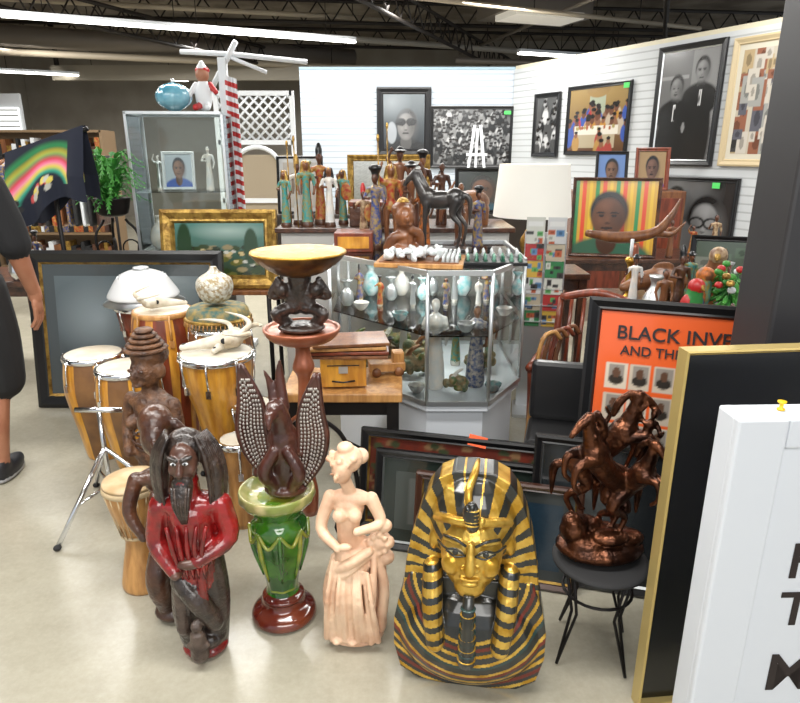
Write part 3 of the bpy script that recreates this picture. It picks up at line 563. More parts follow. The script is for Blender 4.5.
# ------------------------------------------------------------ red robed bearded figure
rr=mat('red_lacquer',(.28,.010,.010),.22,c2=(.11,.005,.005),sc=16,bump=.5,bsc=40,coat=.6)
bkw=mat('ebony_carving',(.016,.010,.008),.28,c2=(.05,.032,.025),sc=18,bump=.7,bsc=60,coat=.4)
gry=mat('ebony_grey',(.10,.07,.055),.4,c2=(.04,.025,.02),sc=20,bump=.6,bsc=60)
fcm=mat('carved_face_brown',(.10,.045,.03),.35,c2=(.055,.022,.015),sc=14,coat=.3)
o=O('carved_bearded_man_statue')
P=[('e',(0,0,.03),(.09,.08,.035),rr),('e',(0,0,.075),(.085,.075,.045),bkw),
('c',[(.03,.02,.06),(.045,.02,.25),(.03,.02,.42)],[.06,.065,.07],bkw),('c',[(-.04,0,.06),(-.055,-.01,.2),(-.035,0,.38)],[.05,.055,.065],bkw),
('c',[(-.05,-.04,.36),(.01,-.075,.29),(.06,-.06,.18)],[.045,.042,.035],bkw),('c',[(-.06,-.04,.32),(-.065,-.05,.15)],[.03,.025],gry),
('c',[(.0,.01,.36),(0,0,.46),(0,0,.62)],[.085,.082,.088],rr),('e',(0,0,.665),(.118,.065,.05),rr),
('c',[(-.11,0,.66),(-.13,-.02,.52),(-.06,-.09,.44)],[.044,.04,.028],rr),('c',[(.11,0,.66),(.13,-.02,.53),(.03,-.095,.48)],[.044,.04,.028],rr),('e',(.0,-.105,.475),(.042,.022,.02),fcm),('e',(-.05,-.1,.43),(.022,.028,.018),fcm),
('c',[(.055,-.06,.5),(.035,-.08,.38),(.035,-.07,.2)],[.02,.018,.015],rr),
('c',[(0,0,.68),(0,-.01,.77)],[.045,.042],rr),
# head: face, cheeks, nose, brow
('e',(0,-.035,.85),(.05,.05,.075),fcm),('e',(-.03,-.06,.835),(.018,.018,.02),fcm),('e',(.03,-.06,.835),(.018,.018,.02),fcm),('c',[(0,-.08,.872),(0,-.098,.835)],[.008,.015],fcm),
('c',[(-.04,-.072,.888),(-.012,-.086,.882)],[.008,.008],bkw),('c',[(.04,-.072,.888),(.012,-.086,.882)],[.008,.008],bkw),
# hair back & side locks
('e',(0,.02,.885),(.075,.062,.075),bkw),('c',[(-.062,.01,.9),(-.095,.005,.8),(-.1,-.01,.66)],[.03,.034,.02],bkw),('c',[(.062,.01,.9),(.095,.005,.8),(.1,-.01,.66)],[.03,.034,.02],bkw),
# moustache & beard
('c',[(0,-.092,.812),(-.03,-.08,.795)],[.01,.008],bkw),('c',[(0,-.092,.812),(.03,-.08,.795)],[.01,.008],bkw),('c',[(0,-.07,.78),(0,-.092,.73),(0,-.09,.65)],[.038,.032,.008],bkw),('e',(0,-.095,.798),(.014,.008,.006),rr),
('c',[(0,-.09,.06),(0,-.095,.15)],[.036,.03],gry),('e',(0,-.097,.195),(.022,.022,.026),gry),('e',(0,-.1,.11),(.045,.02,.02),gry)]
o.sculpt(P,.0045,1,S=.84)
for sx in (-.02,.02):
    o.ell((sx*.84,-.0825*.84,.868*.84),(.0095,.004,.0055),white);o.ell((sx*.84,-.087*.84,.868*.84),(.004,.003,.004),black)
for i in range(10):
    for sg in (-1,1):
        x=sg*(.066+.004*i)*.84;y=(-.02+.007*i)*.84
        o.tube([(x*.7,y,.945*.84),(x*1.15,y-.012,.87*.84),(x*1.3,y-.014,.77*.84),(x*1.22+.004*math.sin(i*2),y-.012,.65*.84)],[.005,.008,.008,.003],bkw,5,k=4)
for i in range(7): o.tube([((-.03+.01*i)*.84,-.1*.84,.785*.84),((-.024+.008*i)*.84,-.12*.84,.72*.84),((-.008+.0027*i)*.84,-.1*.84,.64*.84)],[.005,.005,.002],gry if i%2 else bkw,5,k=3)
for i in range(5): o.tube([((-.07+.035*i)*.84,-.085*.84,.62*.84),((-.05+.025*i)*.84,-.1*.84,.52*.84),((-.03+.02*i)*.84,-.09*.84,.4*.84)],[.006,.008,.004],rr,5,k=4)
o.done((-.63,1.70,0),rz=4,scale=.965)
# ------------------------------------------------------------ green glazed pedestal
gg=mat('green_glaze',(.007,.07,.008),.12,c2=(.05,.2,.010),sc=9,coat=1,bump=.3,bsc=25)
yg=mat('yellow_glaze',(.30,.30,.03),.15,c2=(.07,.17,.015),sc=14,coat=1)
br=mat('oxblood_glaze',(.08,.007,.005),.15,c2=(.15,.028,.01),sc=8,coat=1)
ct=mat('cream_glaze',(.5,.42,.2),.3,c2=(.2,.24,.05),sc=14,coat=.6)
o=O('green_ceramic_pedestal')
def gm(t,z):
    if z<.105: return br
    if z>.468: return ct
    if z>.45 or .12<z<.13: return yg
    return gg
o.lathe([(.1,0),(.112,.012),(.105,.035),(.075,.055),(.068,.075),(.072,.09),(.055,.105),(.052,.13),(.06,.18),(.078,.26),(.09,.33),(.09,.37),(.076,.395),(.08,.415),(.1,.44),(.122,.465),(.124,.49),(.118,.498),(.105,.485),(.08,.47),(0,.465)],gg,n=64,mfn=gm,rfn=lambda t,z:1+(.035*math.sin(8*t) if .12<z<.38 else 0)+(.02*math.sin(16*t) if .43<z<.48 else 0))
for i in range(8):
    a=i*.785+.2;c,s_=math.cos(a),math.sin(a);b=a+.3925
    o.tube([(.096*c,.096*s_,.37),(.099*math.cos(b),.099*math.sin(b),.325),(.096*math.cos(a+.785),.096*math.sin(a+.785),.37)],.0065,yg,6,k=5)
    o.tube([(.095*c,.095*s_,.37),(.088*c,.088*s_,.28),(.062*c,.062*s_,.17)],[.007,.009,.003],yg if i%2 else gg,6,k=4)
o.done((-.405,1.87,0))
# ------------------------------------------------------------ winged sculpture
o=O('carved_winged_bird_sculpture')
bk2=mat('dark_mahogany',(.033,.010,.007),.28,c2=(.08,.023,.014),sc=12,coat=.5,bump=.4,bsc=50)
P=[('e',(0,0,.02),(.07,.05,.025),bk2),('c',[(0,.01,.02),(0,.01,.12),(0,0,.2)],[.045,.05,.05],bk2),('c',[(-.03,-.03,.04),(-.055,-.05,.1),(-.02,-.04,.17)],[.018,.022,.018],bk2),('c',[(.03,-.03,.04),(.055,-.05,.1),(.02,-.04,.17)],[.018,.022,.018],bk2),
('c',[(0,0,.2),(.0,-.02,.27),(-.01,-.04,.31)],[.04,.032,.03],bk2),('c',[(-.01,-.04,.31),(-.02,-.08,.3),(-.02,-.1,.27)],[.024,.016,.006],bk2),('c',[(.01,0,.3),(.0,.01,.4),(.005,.0,.45)],[.018,.014,.005],bk2),('c',[(-.02,0,.3),(-.03,.01,.37),(-.045,.0,.42)],[.016,.012,.004],bk2),
('c',[(-.03,0,.16),(-.075,.01,.12),(-.09,.0,.07)],[.02,.016,.012],bk2),('c',[(.03,0,.16),(.08,.01,.12),(.09,.0,.07)],[.02,.016,.012],bk2)]
o.sculpt(P,.005,2)
wvm=mat('woven_wing',(.36,.33,.30),.35,.4)
for sg,dz in ((-1,.0),(1,-.03)):
    cx=[(.045,.06),(.08,.14),(.095,.23),(.092,.32),(.115,.44)];wd=[.016,.038,.044,.034,.003]
    q=cr([c+(w_,) for c,w_ in zip(cx,wd)],7)
    outer=[(sg*(x+w_),z+dz) for x,z,w_ in q];inner=[(sg*(x-w_),z+dz) for x,z,w_ in q]
    poly=outer+inner[::-1]
    if sg<0: poly=poly[::-1]
    o.prism(poly,-.006,.012,bk2)
    o.tube([(x,0,z) for x,z in outer],.009,bk2,6);o.tube([(x,0,z) for x,z in inner],.008,bk2,6)
    for j in range(1,len(q)-3):
        x,z,w_=q[j]
        for f in np.arange(-1,1.01,.33):
            if w_>.01: o.ell((sg*(x+f*w_*.78),-.008,z+dz+(.004 if int(f*5)%2 else -.004)),(.004,.004,.0055),wvm,ns=6,nr=5)
o.done((-.375,1.87,.475),scale=1.02)
# ------------------------------------------------------------ copper stand + bowl figure
o=O('copper_pedestal_stand')
o.lathe([(.03,.2),(.035,.3),(.02,.4),(.03,.6),(.022,.75),(.04,.8),(.028,.85),(.035,.89),(.1,.905),(.13,.93),(.138,.95),(.128,.952),(.11,.94),(0,.935)],copper,n=40)
for i in range(3):
    a=i*2.094+.25;o.tube([(.02*math.cos(a),.02*math.sin(a),.62),(.14*math.cos(a),.14*math.sin(a),.5),(.19*math.cos(a),.19*math.sin(a),.25),(.1*math.cos(a),.1*math.sin(a),.12),(.2*math.cos(a),.2*math.sin(a),.012)],.009,copper if i else iron,8,k=6)
o.done((-.35,2.2,0))
o=O('carved_figure_bowl')
P=[('e',(0,0,.015),(.085,.07,.02),bkw)]
for sg in (-1,1):
    P+=[('c',[(.05*sg,0,.03),(.085*sg,-.03,.07),(.03*sg,0,.09)],[.022,.02,.025],bkw),('c',[(.02*sg,0,.09),(.03*sg,0,.14)],[.03,.028],bkw),('e',(.06*sg,-.02,.155),(.025,.025,.028),bkw),('c',[(.04*sg,0,.14),(.1*sg,-.01,.13),(.07*sg,-.02,.19)],[.016,.014,.012],bkw)]
P.append(('c',[(0,0,.1),(0,0,.21)],[.03,.045],bkw))
o.sculpt(P,.005,2)
bb=mat('bowl_bronze',(.06,.022,.007),.3,.4,c2=(.2,.09,.02),sc=14)
o.lathe([(.03,.195),(.09,.215),(.14,.25),(.165,.28),(.157,.283),(.13,.255),(.08,.228),(0,.22)],bb,n=48)
o.lathe([(.155,.275),(.167,.279),(.165,.286),(.155,.284)],gold,k=1,n=48);o.lathe([(.1,.2395),(.112,.2475),(.125,.2565)],gold,k=1,n=48,cap=False)
for i in range(20):
    a=i*.314;o.ell((.141*math.cos(a),.141*math.sin(a),.269),(.012,.01,.004),gold,ns=8,nr=5)
for i in range(8):
    a=i*.785;o.tube([(.0,0,.226),(.05*math.cos(a),.05*math.sin(a),.2275),(.09*math.cos(a+.2),.09*math.sin(a+.2),.2345)],.0025,gold,5,k=3)
o.done((-.35,2.2,.937))
# ------------------------------------------------------------ lady statue
o=O('cream_goddess_statue')
c=cream
P=[('e',(.0,0,.02),(.135,.1,.03),c),('e',(.0,0,.05),(.12,.09,.035),c),
('c',[(.07,.03,.05),(.08,.04,.25),(.09,.03,.45)],[.075,.065,.05],c),('e',(.12,.0,.5),(.05,.045,.045),c),('e',(.145,.0,.42),(.038,.035,.035),c),('e',(.14,-.01,.58),(.035,.03,.03),c),('e',(.155,-.01,.5),(.03,.03,.03),c),
('c',[(-.04,-.02,.05),(-.06,-.045,.24),(.0,-.01,.42)],[.05,.055,.075],c),('c',[(.03,-.03,.05),(-.01,-.075,.26),(.02,-.02,.4)],[.042,.055,.07],c),('e',(-.06,-.08,.05),(.03,.05,.02),c),('e',(.01,-.085,.05),(.03,.045,.02),c),
('e',(.01,0,.44),(.09,.075,.075),c),('c',[(.0,0,.46),(-.015,-.01,.56),(-.01,0,.66)],[.068,.05,.066],c),('e',(-.04,-.06,.645),(.03,.03,.03),c),('e',(.025,-.06,.65),(.03,.03,.03),c),('e',(-.005,0,.7),(.09,.048,.038),c),
('c',[(-.09,0,.7),(-.125,-.04,.57),(-.04,-.11,.52)],[.03,.026,.018],c),('c',[(.085,0,.7),(.125,-.02,.6),(.04,-.1,.6)],[.03,.024,.018],c),('e',(-.01,-.11,.53),(.03,.02,.016),c),
('c',[(0,0,.71),(-.02,-.02,.79)],[.028,.026],c),('e',(-.03,-.035,.845),(.043,.053,.06),c,(15,0,10)),('e',(-.045,-.09,.835),(.009,.014,.016),c),('e',(-.042,-.075,.815),(.016,.014,.007),c),('e',(-.01,.01,.875),(.06,.062,.058),c),('e',(.035,.05,.87),(.035,.035,.035),c),('e',(-.02,.0,.93),(.035,.035,.025),c)]
for i in range(9):
    t=i/8;x0=-.1+.21*t
    P.append(('c',[(x0*.7,-.085,.44-.05*t),(x0*.92,-.125+.02*math.sin(i*2),.27),(x0*1.08,-.085-.012*(i%2),.05)],[.009,.012,.016],c))
P+=[('c',[(.08,-.06,.48),(0,-.105,.445),(-.09,-.06,.37)],[.02,.024,.016],c),('c',[(.08,-.05,.45),(0,-.11,.405),(-.08,-.07,.33)],[.012,.014,.012],c),('c',[(.08,-.02,.5),(.14,-.03,.3),(.12,-.04,.08)],[.02,.024,.026],c),('c',[(.1,-.03,.48),(.1,-.09,.3),(.08,-.09,.1)],[.013,.016,.016],c),('c',[(-.08,-.02,.42),(-.115,-.03,.25),(-.1,-.04,.06)],[.014,.018,.02],c)]
for i in range(8): P.append(('e',(.12+.035*math.cos(i*.785),-.03,.5+.045*math.sin(i*.785)),(.014,.014,.014),c))
for i in range(12): P.append(('e',(-.03+.058*math.cos(i*.52),-.01+.053*math.sin(i*.52),.88+.014*(i%2)),(.015,.015,.014),c))
o.sculpt(P,.0036,1,S=.74)
for sg in (-1,1): o.ell(((-.045+.017*sg)*.74,-.0835*.74,.85*.74),(.006,.003,.003),mat('cream_shadow',(.4,.2,.11),.6))
o.done((-.152,1.77,0),rz=-6)
# ------------------------------------------------------------ pharaoh bust
o=O('pharaoh_bust')
bkp=mat('bust_black',(.006,.008,.008),.3,c2=(.018,.018,.014),sc=20,coat=.5)
gl2=mat('bust_gold',(.46,.25,.025),.28,.7,c2=(.72,.47,.10),sc=18,bump=.2,bsc=50)
tea=mat('bust_teal',(.012,.04,.04),.3,coat=.4);rdc=mat('bust_red',(.14,.02,.01),.4)
out=[(0,.80),(.06,.797),(.112,.77),(.148,.72),(.175,.65),(.2,.56),(.217,.46),(.225,.38),(.218,.31)]
nem=[(-x,z) for x,z in out[::-1]]+out[1:]
low=[(.2,.42),(.236,.34),(.256,.24),(.256,.14),(.232,.05),(.17,.01),(.08,.0)]
colp=[(x,z) for x,z in low]+[(-x,z) for x,z in low[::-1]]
N_,CO_,FA_,LA_=[mat('b_%d'%i,(0,0,0)) for i in range(4)]
def fs(p): return (p[0]*1.16,-.05+(p[1]+.05)*1.1,.55+(p[2]-.545)*1.14)
FP=[('e',(0,-.055,.545),(.088,.085,.125),FA_),('e',(0,-.105,.465),(.045,.04,.04),FA_),('c',[(0,-.135,.6),(0,-.158,.535)],[.010,.016],FA_),('e',(-.017,-.145,.533),(.01,.012,.009),FA_),('e',(.017,-.145,.533),(.01,.012,.009),FA_),
('e',(0,-.14,.502),(.03,.014,.007),FA_),('e',(0,-.138,.488),(.026,.015,.009),FA_),('e',(-.05,-.11,.53),(.03,.03,.035),FA_),('e',(.05,-.11,.53),(.03,.03,.035),FA_),
('e',(-.102,-.03,.56),(.018,.02,.04),FA_,(0,10,0)),('e',(.102,-.03,.56),(.018,.02,.04),FA_,(0,-10,0)),
('c',[(-.035,-.132,.605),(-.07,-.105,.6)],[.008,.007],FA_),('c',[(.035,-.132,.605),(.07,-.105,.6)],[.008,.007],FA_),
('c',[(-.1,-.045,.63),(-.06,-.1,.655),(0,-.125,.662),(.06,-.1,.655),(.1,-.045,.63)],[.012,.013,.014,.013,.012],FA_)]
P=[('x',nem,-.02,.1,N_),('e',(0,.03,.62),(.15,.14,.175),N_),('e',(-.14,.02,.44),(.08,.055,.14),N_),('e',(.14,.02,.44),(.08,.055,.14),N_),
('x',colp,-.03,.1,CO_),('e',(0,-.0,.19),(.245,.115,.185),CO_),
('c',[(-.125,-.04,.46),(-.118,-.095,.34),(-.105,-.115,.23)],[.033,.035,.03],LA_),('c',[(.125,-.04,.46),(.118,-.095,.34),(.105,-.115,.23)],[.033,.035,.03],LA_)]
for p in FP:
    if p[0]=='e': P.append(('e',fs(p[1]),tuple(a*1.14 for a in p[2]),p[3])+tuple(p[4:]))
    else: P.append(('c',[fs(a) for a in p[1]],[a*1.12 for a in p[2]],p[3]))
def tc(c_,m):
    x,y,z=c_
    if m is N_ or m is LA_:
        if m is LA_ or (z<.46): return gl2 if (z+abs(x)*.2)%.046<.026 else bkp
        a=math.degrees(math.atan2(z-.46,abs(x)+1e-5))
        if a>85: return bkp
        return gl2 if (a%14)<7.6 else bkp
    if m is CO_:
        if y>.06: return bkp
        d=math.hypot(x,(z-.43)*.95)
        if d<.17: return bkp
        k=int((d-.17)/.0115)
        return [bkp,gl2,bkp,rdc,bkp,gl2,bkp,bkp,gl2,tea,bkp,bkp,gl2,rdc,bkp,gl2][k%16]
    return gl2
o.sculpt(P,.0034,2,colfn=tc)
for sg in (-1,1):
    M_=lambda x,y,z:fs((x*sg,y,z))
    o.ell(M_(.04,-.131,.578),(.026,.009,.0095),mat('eye_ivory',(.5,.45,.3),.3),rot=(0,0,sg*18));o.ell(M_(.04,-.139,.578),(.010,.005,.0095),bkp)
    o.tube([M_(.012,-.144,.572),M_(.038,-.143,.59),M_(.066,-.125,.58),M_(.092,-.082,.578)],.0038,bkp,6,k=4);o.tube([M_(.014,-.144,.572),M_(.04,-.141,.566),M_(.066,-.125,.575)],.0033,bkp,6,k=4)
    o.tube([M_(.012,-.145,.602),M_(.04,-.142,.618),M_(.075,-.108,.61)],.005,bkp,6,k=4)
o.tube([(0,-.145,.44),(0,-.172,.39),(0,-.17,.31),(0,-.16,.2)],[.018,.02,.023,.027],bkp,14,k=5)
for i in range(10):
    z=.41-.021*i;o.lathe([(.0205+.0007*i,-.003),(.0245+.0007*i,0),(.0205+.0007*i,.003)],gl2 if i%2 else tea,k=1,n=14,M=T(0,-.17+.001*i,z))
o.tube([(.0,-.155,.675),(.004,-.175,.70),(-.002,-.18,.74),(.0,-.19,.77),(0,-.205,.765)],[.014,.021,.026,.015,.006],bkp,10,k=5)
o.tube([(.025,-.145,.685),(.03,-.165,.71),(.03,-.185,.72),(.028,-.19,.70)],[.009,.012,.010,.003],gl2,8,k=4)
o.tube([(0,-.14,.70),(-.015,-.11,.77),(0,-.05,.81),(.008,.03,.82)],[.008,.012,.012,.007],gl2,8,k=5)
for k in range(5): o.lathe([(.022,-.003),(.025,0),(.022,.003)],gl2,k=1,n=12,M=T(0,-.18,.705+.012*k,0,-10))
o.done((.205,1.575,.0),rz=-9,rx=-3,scale=.875)
# ------------------------------------------------------------ frames behind bust
dg=(.015,.022,.018)
frame('large_framed_print',.78,.44,.04,black,[('bg',(.10,.022,.015)),('blobs',140,0,0,1,1,.03,.04,[(.13,.025,.015),(.05,.012,.01),(.18,.1,.05),(.04,.05,.025)])],(.2,2.33,0),rz=-14,tilt=12,lip=goldp,n=(80,40))
frame('large_framed_print',.72,.41,.035,black,[('bg',(.045,.055,.05)),('r',.1,.1,.9,.9,(.08,.09,.085))],(.24,2.2,0),rz=-14,tilt=12,lip=alu,mt=(.05,dg))
frame('large_framed_print',.62,.39,.03,mat('brown_frame',(.05,.017,.009),.4,coat=.4),[('bg',(.009,.024,.04)),('n',.1)],(.35,2.06,0),rz=-14,tilt=12,lip=goldp,mt=(.04,(.025,.03,.03)))
o=O('price_tag');o.box((0,0,0),(.075,.003,.045),orange,rot=(0,10,0));o.done((.315,2.37,.425),rz=-10,rx=-20)
# ------------------------------------------------------------ hexagonal glass case
pl=[(.12,2.72),(.40,2.72),(.60,3.05),(.60,3.7),(-.36,3.7),(-.36,3.22)]
zb,zt=.44,1.05
o=O('hexagonal_glass_showcase')
def ring(s):
    cx=sum(p[0] for p in pl)/6;cy=sum(p[1] for p in pl)/6;return [(cx+(x-cx)*s,cy+(y-cy)*s) for x,y in pl]
wlam=mat('white_laminate',(.60,.63,.67),.35)
def slab(o,P,z0,z1,m):
    n=len(P);V=[(x,y,z0) for x,y in P]+[(x,y,z1) for x,y in P];F=[tuple(range(n))[::-1],tuple(range(n,2*n))]+[(i,(i+1)%n,n+(i+1)%n,n+i) for i in range(n)]
    o.add(V,F,m,False)
slab(o,ring(.93),.05,zb-.02,wlam);slab(o,ring(.9),0,.06,blackm);slab(o,pl,zb-.03,zb,wlam)
slab(o,ring(.995),zt-.006,zt,glass);slab(o,ring(.97),.76,.766,glass)
for i in range(6):
    a=pl[i];b=pl[(i+1)%6]
    o.tube([(a[0],a[1],zb),(a[0],a[1],zt)],.009,alu,6)
    for z in (zb+.008,zt):
        c=((a[0]+b[0])/2,(a[1]+b[1])/2);l=math.hypot(a[0]-b[0],a[1]-b[1]);an=math.degrees(math.atan2(b[1]-a[1],b[0]-a[0]))
        o.box((c[0],c[1],z),(l,.016,.022),alu,rot=(0,0,an))
    o.add([(a[0],a[1],zb+.01),(b[0],b[1],zb+.01),(b[0],b[1],zt-.01),(a[0],a[1],zt-.01)],[(0,1,2,3)],glass,False)
for x in (-.3,.12,.54): o.tube([(x,3.69,zb),(x,3.69,zt)],.008,alu,6)
o.box((.12,3.55,zt-.02),(.8,.03,.02),mat('case_fill_strip',(1,1,1),.5,em=3))  # glowing strip added to brighten the case interior
o.done()
gn=mat('green_glazed_figure',(.04,.11,.03),.35,c2=(.25,.16,.06),sc=30)
rockm=mat('rock_figure_tan',(.3,.2,.1),.5,c2=(.07,.1,.05),sc=25,bump=.6)
figurine('porcelain_lady_figurine',(.17,2.95,.45),.44,por,por,por,1,base=por,slim=1.2)
figurine('indian_figurine',(.37,2.98,.45),.40,brwood,mat('blue_dots',(.03,.06,.17),.5,c2=(.4,.36,.32),sc=60),black,3,base=redwood,slim=1.3)
figurine('porcelain_figurine',(.3,3.3,.45),.29,por,turq,black,11,base=por)
figurine('glass_figurine',(.02,3.4,.45),.29,por,alu,por,2,base=por)
figurine('brown_figurine',(-.05,3.05,.45),.22,brwood,robe_t,black,1,base=brwood,hat=2)
figurine('turquoise_figurine',(.48,3.3,.45),.29,brwood,turq,black,1,base=dkwood,hat=3)
for k,(x,y,s) in enumerate([(-.14,3.2,1.2),(-.24,3.38,1.1),(.06,3.12,1.0),(.27,2.88,.7),(.42,3.2,.9),(.12,3.3,1.1),(-.05,3.5,1.1)]):
    o=O('rock_landscape_figurine');rg=random.Random(k)
    o.sculpt([('e',(rg.uniform(-.07,.07),rg.uniform(-.04,.04),rg.uniform(.02,.09)),(rg.uniform(.02,.04),.025,rg.uniform(.015,.035)),rockm if rg.random()<.6 else gn) for _ in range(18)]+[('c',[(-.03,0,.08),(.0,-.01,.13),(.04,0,.15)],[.015,.012,.008],[por,gn,brwood][k%3])],.005,1);o.done((x,y,.455),scale=s)
cgl=mat('turquoise_crystal',(.2,.5,.52),.1,c2=(.6,.66,.66),sc=30,coat=1)
rg=random.Random(8)
for k in range(15):
    x=-.28+.058*k;y=3.32+.13*(k%3)
    if k%3==2 or k in(0,4,7):
        o=O('crystal_vase');o.lathe([(.02,0),(.035,.03),(.03,.08),(.012,.11),(.035,.15)],[alu,por,cgl,cgl][k%4],n=14,rfn=lambda t,z:1+.08*math.cos(8*t));o.done((x,y,.767),scale=.8+.5*rg.random())
    else: figurine(['crystal_figurine','porcelain_figurine'][k%2],(x,y,.767),.15+.03*(k%3),[por,brwood][k%2],[por,robe_b,alu,robe_r][k%4],black,k%4,base=por,vox=.0055,hat=k%5,slim=1.2)
for k,(x,y) in enumerate([(-.28,3.26),(-.2,3.22),(-.1,3.12),(.0,3.0),(.08,2.88),(.3,2.8),(.45,2.9),(.52,3.1)]):
    o=O('crystal_bowl');o.lathe([(.02,0),(.03,.01),(.045,.035),(.05,.05),(.044,.05),(.02,.015),(0,.012)],[cgl,por,alu][k%3],n=20,rfn=lambda t,z:1+.06*math.cos(10*t));o.done((x,y,.767 if k%2 else .441),scale=.8)
# ------------------------------------------------------------ items on case top
crys=mat('crystal_white',(.72,.74,.75),.15,c2=(.45,.49,.49),sc=40,coat=.6)
o=O('white_crystal_chess_set')
o.box((0,0,.01),(.4,.3,.02),tanwood,bev=.003);o.box((0,0,.022),(.36,.26,.006),mat('brown_board',(.2,.08,.03),.4))
rg=random.Random(2)
P=[]
for i in range(70):
    x=rg.uniform(-.16,.1);y=rg.uniform(-.12,.12);P.append(('e',(x,y,.035+rg.uniform(0,.03)),(rg.uniform(.01,.022),rg.uniform(.01,.02),rg.uniform(.012,.03)),crys,(rg.uniform(0,90),rg.uniform(0,90),0)))
o.sculpt(P,.0036,0)
for i in range(4):
    for j in range(6): o.lathe([(.011,0),(.006,.012),(.008,.02),(.003,.03)],crys,n=8,k=1,M=T(.11+.02*i,-.11+.043*j,.025))
o.done((.10,2.98,zt),rz=-8)
o=O('green_chess_set');ggl=mat('green_glass',(.01,.09,.05),.12,c2=(.2,.4,.3),sc=30,coat=.8)
o.box((0,0,.008),(.34,.26,.016),black,bev=.003)
for i in range(8):
    for j in (0,1,4,5):
        o.lathe([(.012,0),(.006,.015),(.009,.022),(.002,.034)],ggl if j<3 else crys,n=8,k=1,M=T(-.14+.04*i,-.1+.04*j,.016))
o.done((.42,3.03,zt),rz=-4)
def horse(m,rear=False,mane=None):
    P=[];mane=mane or m
    if not rear:
        P+=[('e',(0,0,.6),(.25,.1,.12),m),('e',(.17,0,.62),(.12,.1,.14),m),('e',(-.18,0,.63),(.13,.11,.13),m),('c',[(.22,0,.66),(.33,0,.84),(.36,0,.93)],[.09,.06,.045],m),('c',[(.35,0,.94),(.43,0,.87),(.5,0,.78)],[.05,.04,.026],m),
        ('c',[(.34,.025,.96),(.35,.03,1.0)],[.015,.006],m),('c',[(.34,-.025,.96),(.35,-.03,1.0)],[.015,.006],m),('c',[(.3,0,.96),(.24,0,.84),(.17,0,.74)],[.025,.03,.02],mane),('c',[(-.29,0,.68),(-.38,0,.6),(-.38,0,.3)],[.03,.035,.012],mane)]
        for y,f in ((.06,0),(-.06,.04)):
            P+=[('c',[(.18,y,.56),(.2+f,y,.32),(.19+f,y,.05)],[.05,.03,.02],m),('e',(.2+f,y,.025),(.03,.025,.025),m),('c',[(-.22,y,.6),(-.17-f,y,.42),(-.28-f,y,.28),(-.25-f,y,.04)],[.075,.045,.026,.02],m),('e',(-.24-f,y,.025),(.03,.025,.025),m)]
    else:
        P+=[('c',[(-.18,0,.48),(0,0,.62),(.14,0,.8)],[.12,.1,.11],m),('c',[(.15,0,.84),(.2,0,1.0),(.22,0,1.1)],[.08,.055,.045],m),('c',[(.21,0,1.1),(.29,0,1.06),(.37,0,.98)],[.045,.036,.022],m),('c',[(.16,0,1.12),(.08,0,1.03),(.04,0,.92)],[.022,.035,.025],mane),('c',[(-.27,0,.45),(-.37,0,.4),(-.38,0,.15)],[.03,.04,.015],mane)]
        for y,f in ((.06,0),(-.06,.05)):
            P+=[('c',[(.15,y,.76),(.33,y,.74+f),(.36,y,.6+f),(.3,y,.52+f)],[.05,.035,.022,.02],m),('c',[(-.18,y,.45),(-.05-f,y,.3),(-.2-f,y,.18),(-.14-f,y,.03)],[.08,.05,.028,.022],m),('e',(-.13-f,y,.02),(.035,.025,.02),m)]
    return P
hbk=mat('black_resin',(.022,.02,.02),.3,c2=(.04,.032,.028),sc=20,coat=.3)
o=O('black_horse_statue');o.sculpt(horse(hbk),.005,2,S=.36);o.box((0,0,-.012),(.28,.1,.024),hbk,bev=.003);o.done((.21,3.34,zt+.024),rz=160,scale=1.1)
o=O('african_head_bust');ob_=mat('ochre_carving',(.2,.065,.016),.4,c2=(.09,.028,.01),sc=14,coat=.3,bump=.5)
o.sculpt([('e',(0,0,.04),(.08,.06,.04),ob_),('c',[(-.07,0,.05),(-.05,-.02,.1),(0,-.03,.1)],[.025,.022,.018],ob_),('c',[(.07,0,.05),(.06,-.02,.11),(.02,-.04,.13)],[.025,.022,.018],ob_),('c',[(0,0,.05),(.0,0,.13)],[.05,.04],ob_),('e',(0,-.01,.18),(.045,.055,.055),ob_),('e',(-.005,-.065,.175),(.01,.014,.016),ob_),('e',(0,-.055,.155),(.02,.015,.008),ob_),('e',(0,.02,.21),(.052,.055,.04),ob_),('e',(0,.02,.235),(.03,.03,.03),goldp)],.0045,2);o.done((.02,3.1,zt),rz=15,scale=1.1)
for i,(x,y,h,sk,cl,ha,ar,ht,sl,ex,rob) in enumerate([(-.13,3.46,.40,dskin,robe_b,black,1,3,1,0,1),(-.05,3.52,.44,brwood,robe_r,goldp,2,4,.9,'spear',0),(.06,3.56,.44,dskin,brwood,black,21,2,.8,0,0),(.13,3.48,.34,brwood,robe_o,redwood,3,0,1.1,0,1),(.42,3.5,.3,dskin,robe_b,black,1,3,1.1,0,1),(-.2,3.56,.3,dskin,robe_t,red,3,1,1,'shield',1),(.33,3.56,.34,brwood,dkwood,black,12,0,1,0,0)]):
    figurine('african_figurine',(x,y,zt),h,sk,cl,ha,ar,bool(rob),base=dkwood,hat=ht,slim=sl,extra=ex,rz=(i*37)%50-25)
cgy=mat('counter_grey',(.4,.39,.37),.5)
o=O('white_counter');o.box((0,0,.54),(1.4,.5,1.08),cgy,bev=.01);o.box((0,0,1.09),(1.46,.56,.03),dkwood,bev=.005);o.done((-.03,4.2,0))
zc=1.105
